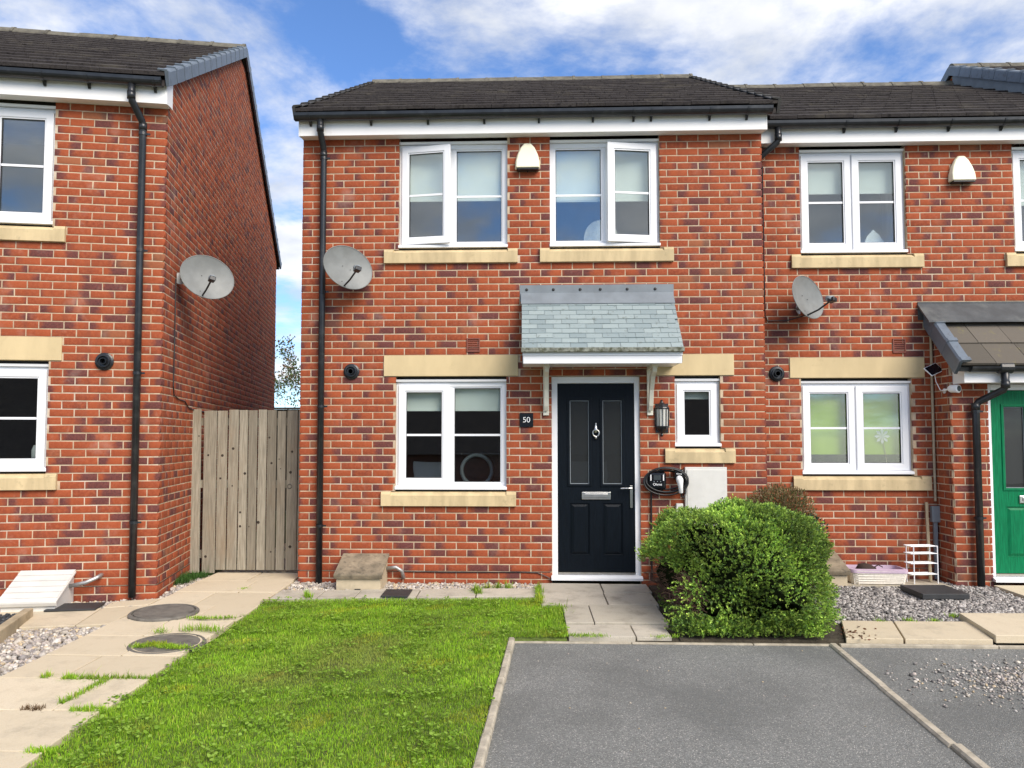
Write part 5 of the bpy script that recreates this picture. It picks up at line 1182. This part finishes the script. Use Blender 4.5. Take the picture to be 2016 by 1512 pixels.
# brown cables in the corner between the two houses
cb = MB(); cb.tube([(4.94, YR - .012, 4.50), (4.937, YR - .012, 3.0), (4.942, YR - .012, 1.2), (4.965, YR - .012, .85), (4.985, YR - .012, .1)], .009, 6, False); tag(cb.obj('corner_cable', M['browncable']), 'brown cable dropping down the corner between two houses', 'cable')
cb = MB(); cb.tube([(4.975, YR - .010, 4.50), (4.975, YR - .010, 3.2), (4.975, YR - .010, 2.86), (5.0, YR - .010, 2.80), (5.2, YR - .010, 2.80), (5.42, YR - .03, 2.86)], .006, 6, False); tag(cb.obj('dish_cable', M['cable']), 'thin dark cable looping to the side-on satellite dish', 'cable')
cb = MB(); cb.tube([(1.08, -.008, .148), (1.6, -.01, .143), (2.3, -.008, .150), (2.50, -.008, .142), (2.60, -.012, .10), (2.66, -.02, .06)], .005, 6, False); tag(cb.obj('ground_cable', M['cable']), 'thin black cable along the wall foot to the black door', 'cable')

# ------------------------------------------------------------------ things by the green-door house
# vertical conduit, junction box and leaning stick
MBc = MB().tube([(6.728, YR - .016, 2.78), (6.728, YR - .016, 1.6), (6.728, YR - .016, .86)], .014, 8, False); tag(MBc.obj('conduit', M['conduit'], smooth=True), 'beige conduit running down the porch inner corner', 'conduit')
eb = empty('electric_box', (6.715, YR - .004, .64), 0, label='small grey electric box low in the porch corner', cat='electric box'); bevel(MB().box(-.045, .045, -.055, .0, .0, .17).obj('box_body', M['greybox'], eb), .008)
bevel(MB().box(-.02, .02, -.035, -.004, -.60, -.001).obj('cable_duct', M['greybox'], eb), .004)
sk = MB().tube([(6.625, YR - .03, .85), (6.60, YR - .10, .4), (6.575, YR - .17, .045)], [.016, .016, .016], 6); tag(sk.obj('wooden_stick', M['timber']), 'pale wooden stick leaning in the porch corner', 'stick')
# solar panel and camera on the porch side
so = empty('solar_panel', (6.748, .24, 2.25), 0, label='small black solar panel on a white bracket under the porch roof', cat='solar panel')
bevel(MB().box(-.085, .085, -.006, .004, -.060, .060).obj('panel', M['white'], so, loc=(-.075, -.02, .0), rot=(R(-38), R(-22), R(18))), .003)
MB().box(-.078, .078, -.0085, -.0065, -.053, .053).obj('cells', M['solar'], so, loc=(-.075, -.02, .0), rot=(R(-38), R(-22), R(18)))
MB().tube([(-.07, -.005, .0), (-.03, .0, -.01), (-.001, .0, -.01)], [.012, .010, .022], 10).obj('bracket', M['white'], so, smooth=True)
sc = empty('security_camera', (6.748, .15, 2.03), 0, label='white bullet security camera on the porch side wall', cat='security camera')
MB().tube([(-.001, 0, -.01), (-.014, 0, -.01)], .026, 14).obj('wall_plate', M['white'], sc, smooth=True); MB().tube([(-.014, 0, -.01), (-.03, -.03, -.005), (-.005, -.10, .005)], .010, 10).obj('arm', M['white'], sc, smooth=True)
cbm = MB().tube([(-.012, -.09, .006), (.0, -.11, .006), (.035, -.185, .002), (.037, -.189, .002)], [.026, .040, .043, .036], 18); cbm.obj('camera_body', M['white'], sc, smooth=True)
MB().tube([(.0372, -.1895, .002), (.0382, -.1915, .002)], [.030, .028], 16).obj('lens_face', M['charger'], sc)
MB().tube([(-.07, .06, .16), (-.075, .03, .09), (-.05, .0, .0), (-.02, -.02, -.01)], .004, 6, False).obj('power_lead', M['white'], sc)
# wicker basket
bk = empty('wicker_basket', (5.985, .175, G(0) - .012), R(-2), label='white wicker basket with lilac lining against the brick wall', cat='basket')
def rrect(w, d, r, n=6):
    o = []
    for cx, cy, a0 in ((w / 2 - r, d / 2 - r, 0), (-w / 2 + r, d / 2 - r, 90), (-w / 2 + r, -d / 2 + r, 180), (w / 2 - r, -d / 2 + r, 270)):
        for i in range(n + 1): q = R(a0 + 90 * i / n); o.append((cx + r * math.cos(q), cy + r * math.sin(q)))
    return o
lv = 11; wk = MB()
for i in range(lv):
    f_ = i / (lv - 1); pr = rrect(.51 + .05 * f_, .27 + .04 * f_, .05); pts = [(x, y + .003 * math.sin(k * 2.1 + i * math.pi), .012 + .125 * f_) for k, (x, y) in enumerate(pr)]; wk.tube(pts + [pts[0]], .0075, 5, False)
wk.obj('woven_side', M['wicker'], bk)
stk = MB()
for k, (x, y) in enumerate(rrect(.515, .275, .05, 4)):
    if k % 2 == 0: stk.tube([(x, y, .0), (x * 1.09, y * 1.13, .14)], .006, 5)
stk.obj('stakes', M['wicker'], bk)
ln2 = MB(); a, b_, c = rrect(.575, .325, .055), rrect(.52, .27, .05), rrect(.47, .22, .04); n_ = len(a)
ln2.add([(x, y, .118) for x, y in a] + [(x, y, .152) for x, y in a] + [(x, y, .156) for x, y in b_] + [(x, y, .03) for x, y in c], [(k * n_ + i, k * n_ + (i + 1) % n_, (k + 1) * n_ + (i + 1) % n_, (k + 1) * n_ + i) for k in range(3) for i in range(n_)] + [tuple(range(3 * n_, 4 * n_))])
ln2.obj('lining', M['lilac'], bk, smooth=False)
bag = empty('brown_bag', (5.90, .17, .14), R(4), label='dark brown cloth bundle lying inside the lilac-lined basket', cat='bag'); bg2 = MB().lathe([(.03, -.07), (.085, -.055), (.11, -.01), (.09, .05), (.03, .07)], (0, 0, .02), 16, 'z', 1.0, .75); o = bg2.obj('bundle', M['browncloth'], bag, smooth=True, rot=(0, R(12), 0)); MB().tube([(.06, -.05, .06), (.10, -.06, .085), (.15, -.05, .06)], .006, 6).obj('strap', M['browncloth'], bag)
# wire shelf rack
rk = empty('wire_rack', (6.47, .165, G(0) - .012), R(8), label='white wire shelf rack standing beside the wicker basket', cat='rack')
for x, y in ((-.13, -.06), (.13, -.06), (-.13, .06), (.13, .06)): MB().tube([(x, y, 0), (x, y, .385)], .0055, 8).obj('upright', M['upvc'], rk)
for z in (.095, .205, .305, .380):
    sh = MB(); sh.tube([(-.16, -.06, z), (.13, -.06, z), (.13, .06, z), (-.16, .06, z), (-.16, -.06, z)], .004, 6, False)
    for i in range(9): y = -.05 + i * .0125; sh.tube([(-.16, y, z), (.13, y, z)], .002, 4, False)
    sh.obj('shelf', M['upvc'], rk)
# things on the window sills indoors
mi = MB().lathe([(.205, 0), (.205, .012)], (3.20, .30, 3.70), 40, '-y', .9, 1.0); tag(mi.obj('round_mirror', M['pinkpaper']), 'round mirror back standing in the upper right window', 'mirror')
sh = MB(); sh.prism([(-.13, 0), (.10, 0), (.115, .10), (.05, .20), (-.01, .255), (-.08, .18), (-.12, .08)], -.012, 0, 'y'); tag(sh.obj('paper_card', M['white'], loc=(6.27, YR + .24, 3.60)), 'white pointed card propped behind the neighbour upper window', 'card')
wf = empty('toy_windmill', (6.30, YR + .13, 1.19), 0, label='silver flower windmill in the green-blind window', cat='windmill'); st_ = MB().tube([(0, 0, 0), (-.01, 0, .15), (-.05, -.005, .36)], .004, 6); st_.obj('stem', M['timber'], wf)
pt = MB()
for i in range(8):
    a = 2 * math.pi * i / 8; pt.add([(-.05, -.012, .36), (-.05 + .06 * math.cos(a - .3), -.016, .36 + .06 * math.sin(a - .3)), (-.05 + .085 * math.cos(a), -.010, .36 + .085 * math.sin(a)), (-.05 + .06 * math.cos(a + .3), -.014, .36 + .06 * math.sin(a + .3))], [(0, 1, 2, 3)])
pt.obj('petals', M['whitebox'], wf)
tg = MB().tube([(-.045, 0, .0), (-.10, 0, .06), (-.19, 0, .02)], .004, 6, False)
# washing machine seen in the kitchen window of the middle house
wm = empty('washing_machine', (1.83, .62, .92), 0, label='white appliance, coloured near-black for the dim room, with round door inside the lower kitchen window', cat='appliance')
bevel(MB().box(-.28, .28, 0, .5, -.7, .45).obj('cabinet', M['solar'], wm), .02); MB().tube([(.17 * math.cos(q), -.02, .25 + .17 * math.sin(q)) for q in [6.2832 * i / 32 for i in range(33)]], .022, 8, False).obj('door_ring', M['greybox'], wm, smooth=True)  # near-black cabinet colour stands in for the dimness indoors
ms = empty('car_toy', (0, 0, 0)); bpy.data.objects.remove(ms)
pe = LW(S(-1.14), .20, 1.27); wp = MB().lathe([(.05, 0), (.07, .02), (.072, .14), (.055, .19), (.02, .20)], n=18); tag(wp.obj('white_canister', M['whitebox'], smooth=True, loc=pe), 'white rounded canister behind the gable house kitchen window', 'canister')

# ------------------------------------------------------------------ bungalows across the road, seen in the window glass
for i, (x, lab) in enumerate(((-4.1, 'bungalow across the road mirrored in the kitchen glass'), (8.2, 'second bungalow across the road mirrored in the window glass'))):
    h = empty('bungalow', (x, -24, -1.4), 0, label=lab, cat='house')
    MB().box(-5.5, 5.5, -8, 0, 0, 2.4).obj('wall', M['farbrick'], h)
    MB().prism([(-8.4, 2.3), (.4, 2.3), (-4, 5.4)], -5.9, 5.9).obj('roof', M['tile'], h)
    for xx in (-3.2, 2.6): MB().ring(xx - .8, xx + .8, .9, 2.0, .08, -.0, .03).box(xx - .72, xx + .72, .005, .02, .98, 1.92).obj('window', M['upvc'], h)
